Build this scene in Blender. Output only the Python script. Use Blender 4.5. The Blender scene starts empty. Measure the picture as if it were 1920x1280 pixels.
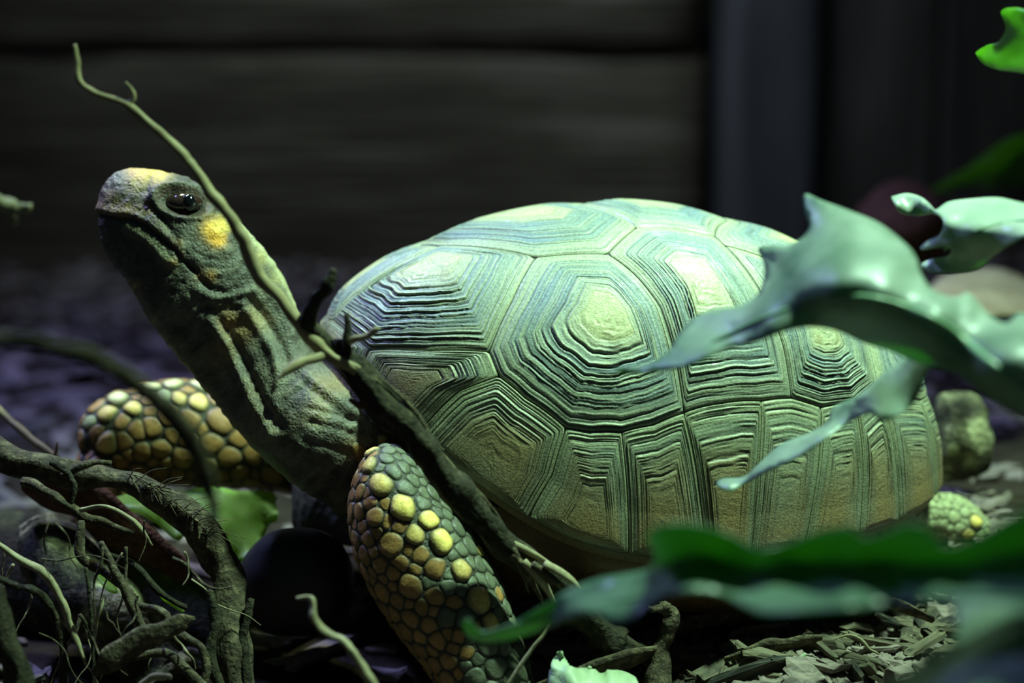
import bpy, bmesh, math, random
import numpy as np
from mathutils import Vector, noise as mnoise
from mathutils.bvhtree import BVHTree
from mathutils.geometry import delaunay_2d_cdt

random.seed(7); RNG = np.random.default_rng(11)
scene = bpy.context.scene
COLL = scene.collection
R = math.radians

# ------------------------------------------------------------------ camera
F = 3200.0                                   # focal length in pixels of the 1920 x 1280 frame (60 mm on 36 mm)
PITCH = R(10)
CAM = np.array([0.0, -0.97, 0.36])
FWD = np.array([0.0, math.cos(PITCH), -math.sin(PITCH)])
UP = np.array([0.0, math.sin(PITCH), math.cos(PITCH)])
RIGHT = np.array([1.0, 0.0, 0.0])
cd = bpy.data.cameras.new('camera'); cam = bpy.data.objects.new('camera', cd); COLL.objects.link(cam)
cam.location = CAM; cam.rotation_euler = (R(90) - PITCH, 0, 0)
cd.lens = 60; cd.sensor_width = 36; cd.clip_start = 0.01; cd.clip_end = 50
cd.dof.use_dof = True; cd.dof.focus_distance = 0.872; cd.dof.aperture_fstop = 3.4
scene.camera = cam

# ------------------------------------------------------------------ light
world = bpy.data.worlds.new('world'); scene.world = world; world.use_nodes = True
world.node_tree.nodes['Background'].inputs[0].default_value = (0.24, 0.38, 0.55, 1)
world.node_tree.nodes['Background'].inputs[1].default_value = 0.062

def aim(o, target):
    d = Vector(target) - o.location
    o.rotation_euler = d.to_track_quat('-Z', 'Y').to_euler()

def spot(name, loc, target, energy, color, size, angle, blend):
    l = bpy.data.lights.new(name, 'SPOT'); l.energy = energy; l.color = color
    l.shadow_soft_size = size; l.spot_size = R(angle); l.spot_blend = blend
    o = bpy.data.objects.new(name, l); COLL.objects.link(o); o.location = loc; aim(o, target); return o

def area(name, loc, target, energy, color, size):
    l = bpy.data.lights.new(name, 'AREA'); l.energy = energy; l.color = color; l.shape = 'DISK'; l.size = size
    o = bpy.data.objects.new(name, l); COLL.objects.link(o); o.location = loc; aim(o, target); return o

spot('lamp_key', (0.36, -0.13, 1.08), (0.11, -0.08, 0.18), 108.0, (0.58, 1.0, 0.68), 0.035, 66, 1.0)
spot('lamp_back', (-0.34, 0.32, 1.0), (-0.18, 0.0, 0.12), 24.0, (0.80, 1.0, 0.66), 0.05, 32, 1.0)
spot('lamp_blue', (-0.62, 0.28, 1.15), (-0.20, 0.28, 0.10), 66.0, (0.34, 0.40, 1.0), 0.06, 92, 1.0)
spot('lamp_wall', (-0.05, 1.18, 1.40), (-0.08, 1.64, 0.46), 42.0, (0.58, 0.74, 1.0), 0.2, 100, 1.0)

scene.view_settings.view_transform = 'Standard'
scene.view_settings.look = 'None'
scene.view_settings.exposure = 0.0
scene.view_settings.gamma = 1.0
scene.view_settings.use_curve_mapping = False

# ------------------------------------------------------------------ helpers
def pt(x, y, d):
    return CAM + d * (FWD + (x - 960) / F * RIGHT - (y - 640) / F * UP)

def proj(P):
    q = P - CAM; z = q @ FWD
    return 960 + F * (q @ RIGHT) / z, 640 - F * (q @ UP) / z, z

WORLD0 = {}                                   # world origin of every object made here

def link(o, parent=None, origin=(0, 0, 0)):
    COLL.objects.link(o); origin = np.array(origin, float); WORLD0[o.name] = origin
    if parent is not None:
        o.parent = parent; o.location = origin - WORLD0[parent.name]
    else:
        o.location = origin
    return o

def mesh_data(name, V, Fc, mat=None, col=None, smooth=True):
    me = bpy.data.meshes.new(name)
    me.from_pydata([tuple(v) for v in V], [], [tuple(int(i) for i in f) for f in Fc])
    if smooth:
        me.polygons.foreach_set('use_smooth', np.ones(len(me.polygons), bool))
    if col is not None:
        a = me.color_attributes.new('Col', 'FLOAT_COLOR', 'POINT')
        c = np.ones((len(V), 4), np.float32); c[:, :3] = np.clip(col, 0, 1); a.data.foreach_set('color', c.ravel())
    if mat: me.materials.append(mat)
    me.update(); return me

def obj(name, V, Fc, mat, parent=None, col=None, smooth=True, origin=None):
    V = np.asarray(V, float)
    if origin is None: origin = V.mean(0)
    me = mesh_data(name, V - np.asarray(origin), Fc, mat, col, smooth)
    return link(bpy.data.objects.new(name, me), parent, origin)

def empty(name, origin):
    return link(bpy.data.objects.new(name, None), None, origin)

def tag(o, label=None, cat=None, group=None, kind=None):
    if label: o['label'] = label
    if cat: o['category'] = cat
    if group: o['group'] = group
    if kind: o['kind'] = kind
    return o

def catmull(P, n):
    P = np.asarray(P, float)
    Q = np.vstack([2 * P[0] - P[1], P, 2 * P[-1] - P[-2]]); out = []
    for i in range(1, len(Q) - 2):
        a, b, c, d = Q[i - 1], Q[i], Q[i + 1], Q[i + 2]
        for t in np.linspace(0, 1, n, endpoint=False):
            out.append(0.5 * ((2 * b) + (c - a) * t + (2 * a - 5 * b + 4 * c - d) * t * t + (3 * b - a - 3 * c + d) * t ** 3))
    out.append(P[-1]); return np.array(out)

def hashv(*k):
    s = np.zeros_like(np.asarray(k[0], float))
    for i, a in enumerate(k): s = s + a * (127.1, 311.7, 74.7)[i]
    v = np.sin(s) * 43758.5453; return v - np.floor(v)

def vnoise(x, y=None, z=None):                # smooth value noise in -1 .. 1
    x = np.asarray(x, float); y = np.zeros_like(x) if y is None else np.asarray(y, float) + 0 * x
    z = np.zeros_like(x) if z is None else np.asarray(z, float) + 0 * x
    xi, yi, zi = np.floor(x), np.floor(y), np.floor(z); fx, fy, fz = x - xi, y - yi, z - zi
    fx, fy, fz = [f * f * (3 - 2 * f) for f in (fx, fy, fz)]; r = 0
    for a in (0, 1):
        for b in (0, 1):
            for c in (0, 1):
                w = (fx if a else 1 - fx) * (fy if b else 1 - fy) * (fz if c else 1 - fz)
                r = r + w * hashv(xi + a, yi + b, zi + c)
    return 2 * r - 1

def poly_dist(x, y, line):                    # distance from points to a polyline, and the position along it 0 .. 1
    line = np.asarray(line, float); best = np.full(np.shape(x), 1e9); pos = np.zeros(np.shape(x)); n = len(line) - 1
    for i in range(n):
        a, b = line[i], line[i + 1]; ab = b - a; L = (ab ** 2).sum() + 1e-9
        t = np.clip(((x - a[0]) * ab[0] + (y - a[1]) * ab[1]) / L, 0, 1)
        d = np.hypot(x - a[0] - t * ab[0], y - a[1] - t * ab[1]); m = d < best
        best = np.where(m, d, best); pos = np.where(m, (i + t) / n, pos)
    return best, pos

# ------------------------------------------------------------------ materials
def new_mat(name):
    m = bpy.data.materials.new(name); m.use_nodes = True; nt = m.node_tree
    return m, nt, nt.nodes['Principled BSDF']

def node(nt, kind, **kw):
    n = nt.nodes.new(kind)
    for k, v in kw.items():
        if k in n.inputs: n.inputs[k].default_value = v
        else: setattr(n, k, v)
    return n

def ramp(nt, stops):
    r = nt.nodes.new('ShaderNodeValToRGB'); e = r.color_ramp.elements
    while len(e) < len(stops): e.new(0.5)
    for i, (p, c) in enumerate(stops): e[i].position = p; e[i].color = (*c, 1)
    return r

def mat_vcol(name, rough, spec, nscale, namt, bscale, bstr, bdist=0.0006, coat=0.0, voro=0.0, vscale=500):
    m, nt, b = new_mat(name); L = nt.links
    at = node(nt, 'ShaderNodeAttribute', attribute_name='Col')
    tc = node(nt, 'ShaderNodeTexCoord')
    nz = node(nt, 'ShaderNodeTexNoise', Scale=nscale, Detail=6.0); L.new(tc.outputs['Object'], nz.inputs['Vector'])
    mp = node(nt, 'ShaderNodeMapRange'); mp.inputs['To Min'].default_value = 1 - namt; mp.inputs['To Max'].default_value = 1 + namt
    L.new(nz.outputs['Fac'], mp.inputs['Value'])
    mx = node(nt, 'ShaderNodeMix', data_type='RGBA', blend_type='MULTIPLY'); mx.inputs[0].default_value = 1
    L.new(at.outputs['Color'], mx.inputs[6]); L.new(mp.outputs[0], mx.inputs[7]); L.new(mx.outputs[2], b.inputs['Base Color'])
    b.inputs['Roughness'].default_value = rough; b.inputs['Specular IOR Level'].default_value = spec; b.inputs['Coat Weight'].default_value = coat
    n2 = node(nt, 'ShaderNodeTexNoise', Scale=bscale, Detail=5.0); L.new(tc.outputs['Object'], n2.inputs['Vector'])
    h = n2.outputs['Fac']
    if voro:
        v = node(nt, 'ShaderNodeTexVoronoi', Scale=vscale); v.feature = 'DISTANCE_TO_EDGE'; L.new(tc.outputs['Object'], v.inputs['Vector'])
        ma = node(nt, 'ShaderNodeMath', operation='MULTIPLY_ADD'); L.new(v.outputs['Distance'], ma.inputs[0]); ma.inputs[1].default_value = voro; L.new(h, ma.inputs[2]); h = ma.outputs[0]
    bp = node(nt, 'ShaderNodeBump', Strength=bstr, Distance=bdist); L.new(h, bp.inputs['Height']); L.new(bp.outputs[0], b.inputs['Normal'])
    return m

def mat_noise(name, stops, scale, rough=0.8, spec=0.3, bump=0.6, bdist=0.002, stretch=(1, 1, 1), detail=8.0, bscale=None):
    m, nt, b = new_mat(name); L = nt.links
    tc = node(nt, 'ShaderNodeTexCoord'); mp = node(nt, 'ShaderNodeMapping'); mp.inputs['Scale'].default_value = stretch
    L.new(tc.outputs['Object'], mp.inputs['Vector'])
    nz = node(nt, 'ShaderNodeTexNoise', Scale=scale, Detail=detail, Roughness=0.65); L.new(mp.outputs[0], nz.inputs['Vector'])
    r = ramp(nt, stops); L.new(nz.outputs['Fac'], r.inputs[0]); L.new(r.outputs[0], b.inputs['Base Color'])
    n2 = node(nt, 'ShaderNodeTexNoise', Scale=bscale or scale * 2.5, Detail=6.0); L.new(mp.outputs[0], n2.inputs['Vector'])
    bp = node(nt, 'ShaderNodeBump', Strength=bump, Distance=bdist); L.new(n2.outputs['Fac'], bp.inputs['Height']); L.new(bp.outputs[0], b.inputs['Normal'])
    b.inputs['Roughness'].default_value = rough; b.inputs['Specular IOR Level'].default_value = spec
    return m

def mat_leaf(name, dark, light, trans, tw=0.45, rough=0.32, scale=60):
    m, nt, b = new_mat(name); L = nt.links
    tc = node(nt, 'ShaderNodeTexCoord')
    nz = node(nt, 'ShaderNodeTexNoise', Scale=scale, Detail=4.0); L.new(tc.outputs['Object'], nz.inputs['Vector'])
    r = ramp(nt, [(0.35, dark), (0.68, light)]); L.new(nz.outputs['Fac'], r.inputs[0]); L.new(r.outputs[0], b.inputs['Base Color'])
    b.inputs['Roughness'].default_value = rough; b.inputs['Specular IOR Level'].default_value = 0.6
    tr = node(nt, 'ShaderNodeBsdfTranslucent'); tr.inputs['Color'].default_value = (*trans, 1)
    ms = node(nt, 'ShaderNodeMixShader'); ms.inputs[0].default_value = tw
    L.new(b.outputs[0], ms.inputs[1]); L.new(tr.outputs[0], ms.inputs[2])
    L.new(ms.outputs[0], nt.nodes['Material Output'].inputs['Surface'])
    bp = node(nt, 'ShaderNodeBump', Strength=0.25, Distance=0.0006); n2 = node(nt, 'ShaderNodeTexNoise', Scale=scale * 6, Detail=3.0)
    L.new(tc.outputs['Object'], n2.inputs['Vector']); L.new(n2.outputs['Fac'], bp.inputs['Height']); L.new(bp.outputs[0], b.inputs['Normal'])
    return m

M = {}
M['shell'] = mat_vcol('horn_shell', 0.46, 0.45, 650, 0.62, 1100, 0.5, 0.0005, coat=0.05)
M['skin'] = mat_vcol('reptile_skin', 0.55, 0.4, 420, 0.6, 700, 0.6, 0.0009, voro=1.3, vscale=430)
M['scale'] = mat_vcol('horn_scale', 0.5, 0.4, 500, 0.55, 800, 0.5, 0.0006, coat=0.0)
# ------------------------------------------------------------------ tortoise: carapace
Q = dict(px=1162.34, py=839.03, dep=0.97025, yaw=5.10, pit=6.55, rol=-1.81, af=0.1753, ab=0.18242, b=0.11776, n=2.159, H=0.13934,
         e1=0.96778, e11=0.1171, e12=0.00572, e2=1.01198, e21=-0.09337, e22=0.00812, r=(-0.00425, 0.01778, 0.02771, 0.00474, 0.00245, -0.00072))

def dome(u, v):                               # unit disc (front = +u, tortoise's left = +v) to the carapace in its own frame
    u = np.asarray(u, float); v = np.asarray(v, float)
    rho = np.sqrt(u * u + v * v) + 1e-9; c = u / rho; s = v / rho; rc = np.clip(rho, 0, 1)
    a = np.where(c > 0, Q['af'], Q['ab'])
    rad = 1 / ((np.abs(c) / a) ** Q['n'] + (np.abs(s) / Q['b']) ** Q['n']) ** (1 / Q['n'])
    c2 = 2 * c * c - 1; t = np.arccos(np.clip(c, -1, 1))
    e1 = Q['e1'] + Q['e11'] * c + Q['e12'] * c2; e2 = Q['e2'] + Q['e21'] * c + Q['e22'] * c2
    f = np.sin(rc * np.pi / 2) ** e1; z = Q['H'] * np.maximum(np.cos(rc * np.pi / 2), 0) ** e2
    z = z + sum(k * np.cos(i * t) for i, k in enumerate(Q['r'])) * rho ** 3
    return np.stack([rad * c * f, rad * s * f, z], -1)

def shell_rot():
    y, p, r = R(Q['yaw']), R(Q['pit']), R(Q['rol'])
    B = np.diag([-1., -1., 1.])
    Rz = np.array([[math.cos(y), -math.sin(y), 0], [math.sin(y), math.cos(y), 0], [0, 0, 1]])
    Ry = np.array([[math.cos(p), 0, -math.sin(p)], [0, 1, 0], [math.sin(p), 0, math.cos(p)]])
    Rx = np.array([[1, 0, 0], [0, math.cos(r), math.sin(r)], [0, -math.sin(r), math.cos(r)]])
    return B @ Rz @ Ry @ Rx
SR = shell_rot(); SC = pt(Q['px'], Q['py'], Q['dep'])
def to_world(P): return P @ SR.T + SC

def dome_n(u, v, e=0.004):                    # point and outward normal in the shell frame
    u = np.asarray(u, float); v = np.asarray(v, float); k = np.minimum(1, (1 - 2 * e) / np.maximum(np.hypot(u, v), 1e-6))
    un, vn = u * k, v * k
    a = dome(un + e, vn) - dome(un - e, vn); b = dome(un, vn + e) - dome(un, vn - e)
    n = np.cross(a, b); n /= np.linalg.norm(n, axis=-1, keepdims=True) + 1e-12
    return dome(u, v), n

tortoise = empty('tortoise', (SC[0], SC[1], 0.045))
tag(tortoise, 'tortoise with ringed green-lit carapace, raised head and yellow-scaled forelegs', 'tortoise')

# base of the carapace under the scutes, turned in under the rim
nth, nr = 144, 36; V = []; C_ = []
rr = np.linspace(0.0, 1.0, nr)
th = np.linspace(0, 2 * np.pi, nth, endpoint=False)
for r_ in rr:
    p, n = dome_n(r_ * np.cos(th), r_ * np.sin(th)); V.append(p - n * 0.0022)
rimp = dome(np.cos(th), np.sin(th))
for k, (s_, dz) in enumerate([(0.985, -0.006), (0.94, -0.006), (0.86, 0.0), (0.74, 0.008)]):
    p = rimp.copy(); p[:, :2] *= s_; p[:, 2] += dz; V.append(p)
V = np.concatenate(V); nrow = len(V) // nth
Fc = [(i * nth + j, i * nth + (j + 1) % nth, (i + 1) * nth + (j + 1) % nth, (i + 1) * nth + j) for i in range(nrow - 1) for j in range(nth)]
col = np.tile(np.array([0.055, 0.05, 0.03]), (len(V), 1)); col[nr * nth:] = (0.16, 0.11, 0.05)
carapace = obj('carapace', to_world(V), Fc, M['shell'], tortoise, col, origin=SC)
tag(carapace, label='domed carapace of ringed horn scutes')

def rim(a): return (math.cos(R(a)), math.sin(R(a)))
near = {   # name: (corner points on the unit disc, growth centre, kind)
 'C1': ([(.49, .10), (.332, .298), (.42, .42), (.511, .523), (.66, .445), (.816, .342), (.85, .22), (.875, .125)], (.515, .195), 'c'),
 'C2': ([(.332, .298), (.165, .345), (.09, .43), (.02, .517), (-.03, .63), (-.074, .741), (.03, .775), (.142, .787), (.25, .775), (.33, .753), (.444, .66), (.505, .587), (.511, .523), (.42, .42)], (.175, .53), 'c'),
 'C3': ([(.165, .345), (.072, .235), (-.132, .20), (-.155, .233), (-.255, .36), (-.34, .475), (-.398, .575), (-.318, .633), (-.20, .69), (-.074, .741), (-.03, .63), (.02, .517), (.09, .43)], (-.095, .42), 'c'),
 'C4': ([(-.155, .233), (-.40, .17), (-.49, .26), (-.57, .36), (-.55, .45), (-.48, .535), (-.398, .575), (-.34, .475), (-.255, .36)], (-.40, .36), 'c'),
 'M1': ([(.90, .07), (.875, .125), (.85, .22), (.816, .342), rim(22), rim(14), rim(5)], (.945, .20), 'm'),
 'M2': ([(.816, .342), (.66, .445), (.511, .523), (.505, .587), (.62, .575), (.74, .59), rim(36.5), rim(30), rim(22)], (.755, .497), 'n'),
 'M3': ([(.505, .587), (.444, .66), (.33, .753), (.39, .83), rim(61), rim(50), rim(36.5), (.74, .59), (.62, .575)], (.572, .735), 'm'),
 'M4': ([(.33, .753), (.25, .775), (.142, .787), (.11, .90), rim(85), rim(73), rim(61), (.39, .83)], (.245, .93), 'm'),
 'M5': ([(.142, .787), (.03, .775), (-.074, .741), (-.16, .86), rim(104), rim(94), rim(85), (.11, .90)], (-.06, .945), 'm'),
 'M6': ([(-.074, .741), (-.20, .69), (-.318, .633), (-.36, .76), rim(115), rim(104), (-.16, .86)], (-.30, .875), 'm'),
 'M7': ([(-.318, .633), (-.398, .575), (-.48, .535), (-.545, .66), rim(127.5), rim(121), rim(115), (-.36, .76)], (-.49, .79), 'm'),
 'M8': ([(-.48, .535), (-.55, .45), (-.66, .545), rim(140), rim(134), rim(127.5), (-.545, .66)], (-.645, .65), 'm'),
 'M9': ([(-.55, .45), (-.57, .36), (-.60, .37), (-.73, .44), rim(150), rim(140), (-.66, .545)], (-.735, .53), 'm'),
 'M10': ([(-.60, .37), (-.70, .22), rim(164), rim(157), rim(150), (-.73, .44)], (-.83, .375), 'm'),
 'M11': ([(-.70, .22), (-.74, .09), rim(174), rim(164)], (-.88, .19), 'm'),
}
mid = {
 'N': ([(.90, -.07), (.90, .07), rim(5), rim(0), rim(-5)], (.95, 0), 'm'),
 'V1': ([(.53, 0), (.49, .10), (.875, .125), (.90, .07), (.90, -.07), (.875, -.125), (.49, -.10)], (.70, 0), 'v'),
 'V2': ([(.17, 0), (.072, .235), (.165, .345), (.332, .298), (.49, .10), (.53, 0), (.49, -.10), (.332, -.298), (.165, -.345), (.072, -.235)], (.30, 0), 'v'),
 'V3': ([(-.12, 0), (-.132, .20), (.072, .235), (.17, 0), (.072, -.235), (-.132, -.20)], (.02, 0), 'v'),
 'V4': ([(-.42, 0), (-.40, .17), (-.155, .233), (-.132, .20), (-.12, 0), (-.132, -.20), (-.155, -.233), (-.40, -.17)], (-.27, 0), 'v'),
 'V5': ([(-.42, 0), (-.40, .17), (-.57, .36), (-.60, .37), (-.70, .22), (-.74, .09), (-.74, -.09), (-.70, -.22), (-.60, -.37), (-.57, -.36), (-.40, -.17)], (-.57, 0), 'v'),
 'S': ([(-.74, .09), (-.74, -.09), rim(186), rim(180), rim(174)], (-.90, 0), 'm'),
}

C_FLAT = np.array([0.21, 0.26, 0.22]); C_BLUE = np.array([0.20, 0.25, 0.29]); C_CREAM = np.array([0.48, 0.48, 0.29]); C_ARE = np.array([0.54, 0.51, 0.29])
C_GROOVE = np.array([0.045, 0.045, 0.028]); C_TAN = np.array([0.40, 0.27, 0.11]); C_OLIVE = np.array([0.27, 0.29, 0.16])

def scute(poly, centre, kind, seed, fine=True):
    poly = np.array(poly, float); A = np.array(centre, float)
    if kind == 'm': A = A / np.hypot(*A) * 0.972
    kind = 'm' if kind == 'n' else kind
    K = 96 if fine else 40; T = 136 if fine else 26
    nxt = np.roll(poly, -1, 0); L = np.linalg.norm(nxt - poly, axis=1); cum = np.r_[0, np.cumsum(L)]; B = []
    for s in np.linspace(0, cum[-1], K, endpoint=False):
        i = np.searchsorted(cum, s, side='right') - 1; f = (s - cum[i]) / L[i]; B.append(poly[i] * (1 - f) + nxt[i] * f)
    B = np.array(B)
    seg_i = np.clip(np.searchsorted(cum, np.linspace(0, cum[-1], K, endpoint=False), side='right') - 1, 0, len(poly) - 1)
    onrim = (np.hypot(*poly[seg_i].T) > 0.99) & (np.hypot(*nxt[seg_i].T) > 0.99)
    B = np.where(onrim[:, None], B / np.hypot(B[:, 0], B[:, 1])[:, None], B)
    B = A + (B - A) * 0.998
    rng = np.random.default_rng(seed)
    ts = np.r_[0, np.linspace(0.03, 1.0, T)]
    ang = np.arange(K) / K
    tt, aa = np.meshgrid(ts, ang, indexing='ij')
    UV = A[None, None] + (B - A)[None] * tt[..., None]
    rho = np.hypot(UV[..., 0], UV[..., 1]); over = np.maximum(rho, 1.0); UV = UV / over[..., None]
    P, N = dome_n(UV[..., 0], UV[..., 1])
    ca, sa = np.cos(2 * np.pi * aa), np.sin(2 * np.pi * aa)
    wob = 0.019 * vnoise(ca * 3.6 + seed, sa * 3.6, tt * 4) + 0.003 * vnoise(ca * 11 + seed, sa * 11, tt * 9)
    te = tt + wob * (0.35 if kind == 'm' else 1.0) * np.clip(tt * 3, 0, 1) * (1 - tt ** 8)
    # irregular rings
    t0 = {'c': 0.26, 'v': 0.34, 'm': 0.40}[kind]; edges = [t0]
    nring = {'c': 12, 'v': 9, 'm': 5}[kind]
    w = rng.uniform(0.35, 1.6, nring) * np.linspace(1.25, 0.7, nring); w = w / w.sum() * (1.0 - t0)
    edges = np.r_[t0, t0 + np.cumsum(w)]
    idx = np.clip(np.searchsorted(edges, te, side='right') - 1, -1, nring - 1)
    lo = np.where(idx < 0, 0, edges[np.clip(idx, 0, None)]); wi = np.where(idx < 0, t0, w[np.clip(idx, 0, None)])
    ph = np.clip((te - lo) / wi, 0, 1)
    depth = np.where(idx < 0, 0.25, (0.22 + 1.1 * rng.uniform(0, 1, nring) ** 2)[np.clip(idx, 0, None)])
    groove = np.exp(-(ph / 0.13) ** 2) * (idx >= 0) + np.exp(-((1 - ph) / 0.10) ** 2)
    crest = np.exp(-((ph - 0.82) / 0.10) ** 2) * (idx >= 0)
    fl = vnoise(te * 95 + seed, ca * 1.5, sa * 1.5)          # hair-fine growth lines
    fl2 = vnoise(te * 45 + seed * 3, ca * 2.5, sa * 2.5)
    # the flank side of each scute carries the deepest furrows
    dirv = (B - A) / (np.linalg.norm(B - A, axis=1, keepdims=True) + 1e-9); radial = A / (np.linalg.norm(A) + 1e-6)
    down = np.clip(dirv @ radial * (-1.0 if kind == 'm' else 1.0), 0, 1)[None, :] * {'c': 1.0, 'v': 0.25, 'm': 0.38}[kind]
    amp = (0.00042 + 0.00095 * down) * depth
    span = np.linalg.norm(dome(B[:, 0] / np.maximum(1, np.hypot(B[:, 0], B[:, 1])), B[:, 1] / np.maximum(1, np.hypot(B[:, 0], B[:, 1]))) - dome(A[0], A[1]), axis=1)
    sp_ = np.clip(span / 0.028, 0.05, 1.0)[None] ** 1.3; amp = amp * sp_
    bulge = {'c': 0.0034, 'v': 0.0028, 'm': 0.0019}[kind]
    h = bulge * (1 - np.clip((te - t0) / (1 - t0), 0, 1) ** 1.25) - 0.0012
    h += amp * (crest * 0.55 - groove * 0.75) + sp_ * (0.00020 * fl * np.clip((te - t0) * 8, 0, 1) * (1 + 1.4 * down) + 0.00025 * down * fl2)
    h -= 0.0006 * np.clip((tt - 0.975) / 0.025, 0, 1)
    if kind == 'm': h = h + 0.0026 * np.clip((rho - 0.93) / 0.07, 0, 1) * 0.4
    W = P + N * h[..., None]
    flare = np.clip((rho - 0.86) / 0.14, 0, 1) ** 2
    W[..., 2] -= 0.0015 * flare
    # colour: horn, growth lines, darker tone in the furrows
    mot = vnoise(P[..., 0] * 160 + seed, P[..., 1] * 160, P[..., 2] * 160); mot2 = vnoise(P[..., 0] * 45, P[..., 1] * 45, P[..., 2] * 45)
    ringc = np.where(idx < 0, 0.6, rng.uniform(0, 1, nring)[np.clip(idx, 0, None)])
    mix = lambda a, b, f: a + (b - a) * np.clip(f, 0, 1)[..., None]
    c = mix(np.broadcast_to(C_FLAT, W.shape), C_BLUE, 0.5 + 0.7 * mot2)
    c = mix(c, C_CREAM, 0.62 * (ringc - 0.35) + 0.30 * fl + 0.25 * fl2 + 0.12 * mot)
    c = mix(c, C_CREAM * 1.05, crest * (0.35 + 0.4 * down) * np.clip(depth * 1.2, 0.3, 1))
    c = mix(c, C_CREAM * 0.92, np.clip((te - 0.80) / 0.10, 0, 1) * (0.62 + 0.4 * fl) * (1 - 0.6 * down))
    ar = 1 - np.clip((te - t0) / 0.05, 0, 1)
    if kind == 'm':
        low = np.clip((rho - 0.80) / 0.16, 0, 1); sidef = np.clip(1 - down / 0.3, 0, 1)
        c = mix(c, C_OLIVE * 0.72, 0.55 + 0.35 * mot2)
        c = mix(c, C_CREAM * 0.85, 0.75 * np.clip(fl + 0.25, 0, 1) * np.clip((te - 0.55) / 0.2, 0, 1) * (0.35 + 0.65 * sidef))
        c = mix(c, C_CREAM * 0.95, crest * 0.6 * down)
        c = mix(c, C_TAN * 0.95, np.clip(0.85 - te * 1.1, 0, 1) * (0.8 + 0.6 * mot2))
        c = mix(c, C_TAN * 0.8, low * 0.6 * (1 - np.clip((te - 0.7) / 0.2, 0, 0.8)) * (0.8 + 0.6 * mot2))
    else:
        c = mix(c, C_ARE * 0.95, ar * (0.85 + 0.3 * mot2))
        c = mix(c, np.array([0.30, 0.25, 0.12]), ar * np.clip(mot - 0.25, 0, 1) * 0.9)
        c = mix(c, C_ARE * 0.85, 0.6 * np.exp(-((te - t0 - 0.06) / 0.07) ** 2))
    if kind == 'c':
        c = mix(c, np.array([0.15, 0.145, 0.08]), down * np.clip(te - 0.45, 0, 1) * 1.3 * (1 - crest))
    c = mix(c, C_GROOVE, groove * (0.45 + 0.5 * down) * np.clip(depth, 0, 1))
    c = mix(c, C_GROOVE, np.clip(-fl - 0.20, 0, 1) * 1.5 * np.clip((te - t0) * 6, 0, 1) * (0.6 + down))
    c = mix(c, C_GROOVE * 1.2, np.clip((tt - 0.988) / 0.012, 0, 1) * 0.6)
    # skirt down to the base
    Wn = W[-1] - N[-1] * 0.0022; W = np.concatenate([W, Wn[None]]); c = np.concatenate([c, np.tile(C_GROOVE, (1, K, 1))])
    nrow = len(W); V = W.reshape(-1, 3); col = c.reshape(-1, 3)
    Fc = [(i * K + j, i * K + (j + 1) % K, (i + 1) * K + (j + 1) % K, (i + 1) * K + j) for i in range(1, nrow - 1) for j in range(K)]
    V = V.copy(); Fc += [(0, K + (j + 1) % K, K + j) for j in range(K)]
    p0 = V[0].copy()
    keep = np.r_[0, np.arange(K, len(V))]; remap = np.zeros(len(V), int); remap[keep] = np.arange(len(keep))
    Fc = [tuple(remap[list(f)]) for f in Fc]
    return to_world(V[keep]), Fc, col[keep]

def area2(p): p = np.array(p); q = np.roll(p, -1, 0); return np.sum(p[:, 0] * q[:, 1] - q[:, 0] * p[:, 1])
def ccw(p): return p if area2(p) > 0 else p[::-1]
sd = 3
for nm, (pl, ce, kd) in near.items():
    sd += 1
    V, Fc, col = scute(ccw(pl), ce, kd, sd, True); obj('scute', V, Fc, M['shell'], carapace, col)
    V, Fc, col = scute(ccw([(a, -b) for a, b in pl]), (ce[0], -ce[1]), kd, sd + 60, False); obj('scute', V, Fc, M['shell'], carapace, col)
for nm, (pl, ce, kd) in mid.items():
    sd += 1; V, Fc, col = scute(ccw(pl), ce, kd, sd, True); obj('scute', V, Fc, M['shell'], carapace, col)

# plastron with its bridges
th = np.linspace(0, 2 * np.pi, 96, endpoint=False); V = []
sx = np.abs(np.cos(th)) ** 0.7 * np.sign(np.cos(th)); sy = np.abs(np.sin(th)) ** 0.8 * np.sign(np.sin(th))
bridge = np.clip(1 - np.abs(th % np.pi - np.pi / 2) / 0.75, 0, 1) ** 0.6
for s_, z0, wb in [(0.0, -0.074, 0), (0.5, -0.074, 0), (0.8, -0.073, 0), (0.93, -0.069, 0), (1.0, -0.060, 0.3), (1.03, -0.048, 0.8), (1.03, -0.034, 1.0), (1.0, -0.02, 1.0)]:
    ww = 0.088 + 0.022 * bridge * wb
    V.append(np.stack([0.142 * sx * s_ * 0.98 - 0.012, ww * sy * s_, np.full(96, z0) + 0.006 * (sx * s_) * 0 + 0.004 * bridge * 0], -1))
V = np.concatenate(V); nrow = len(V) // 96
Fc = [(i * 96 + j, (i + 1) * 96 + j, (i + 1) * 96 + (j + 1) % 96, i * 96 + (j + 1) % 96) for i in range(nrow - 1) for j in range(96)]
n_ = vnoise(V[:, 0] * 60, V[:, 1] * 60, V[:, 2] * 60)
col = np.array([0.13, 0.065, 0.03]) * (1 + 0.5 * n_[:, None])
tag(obj('plastron', to_world(V), Fc, M['shell'], tortoise, col, origin=SC), label='brown underside plate of the shell')

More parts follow.
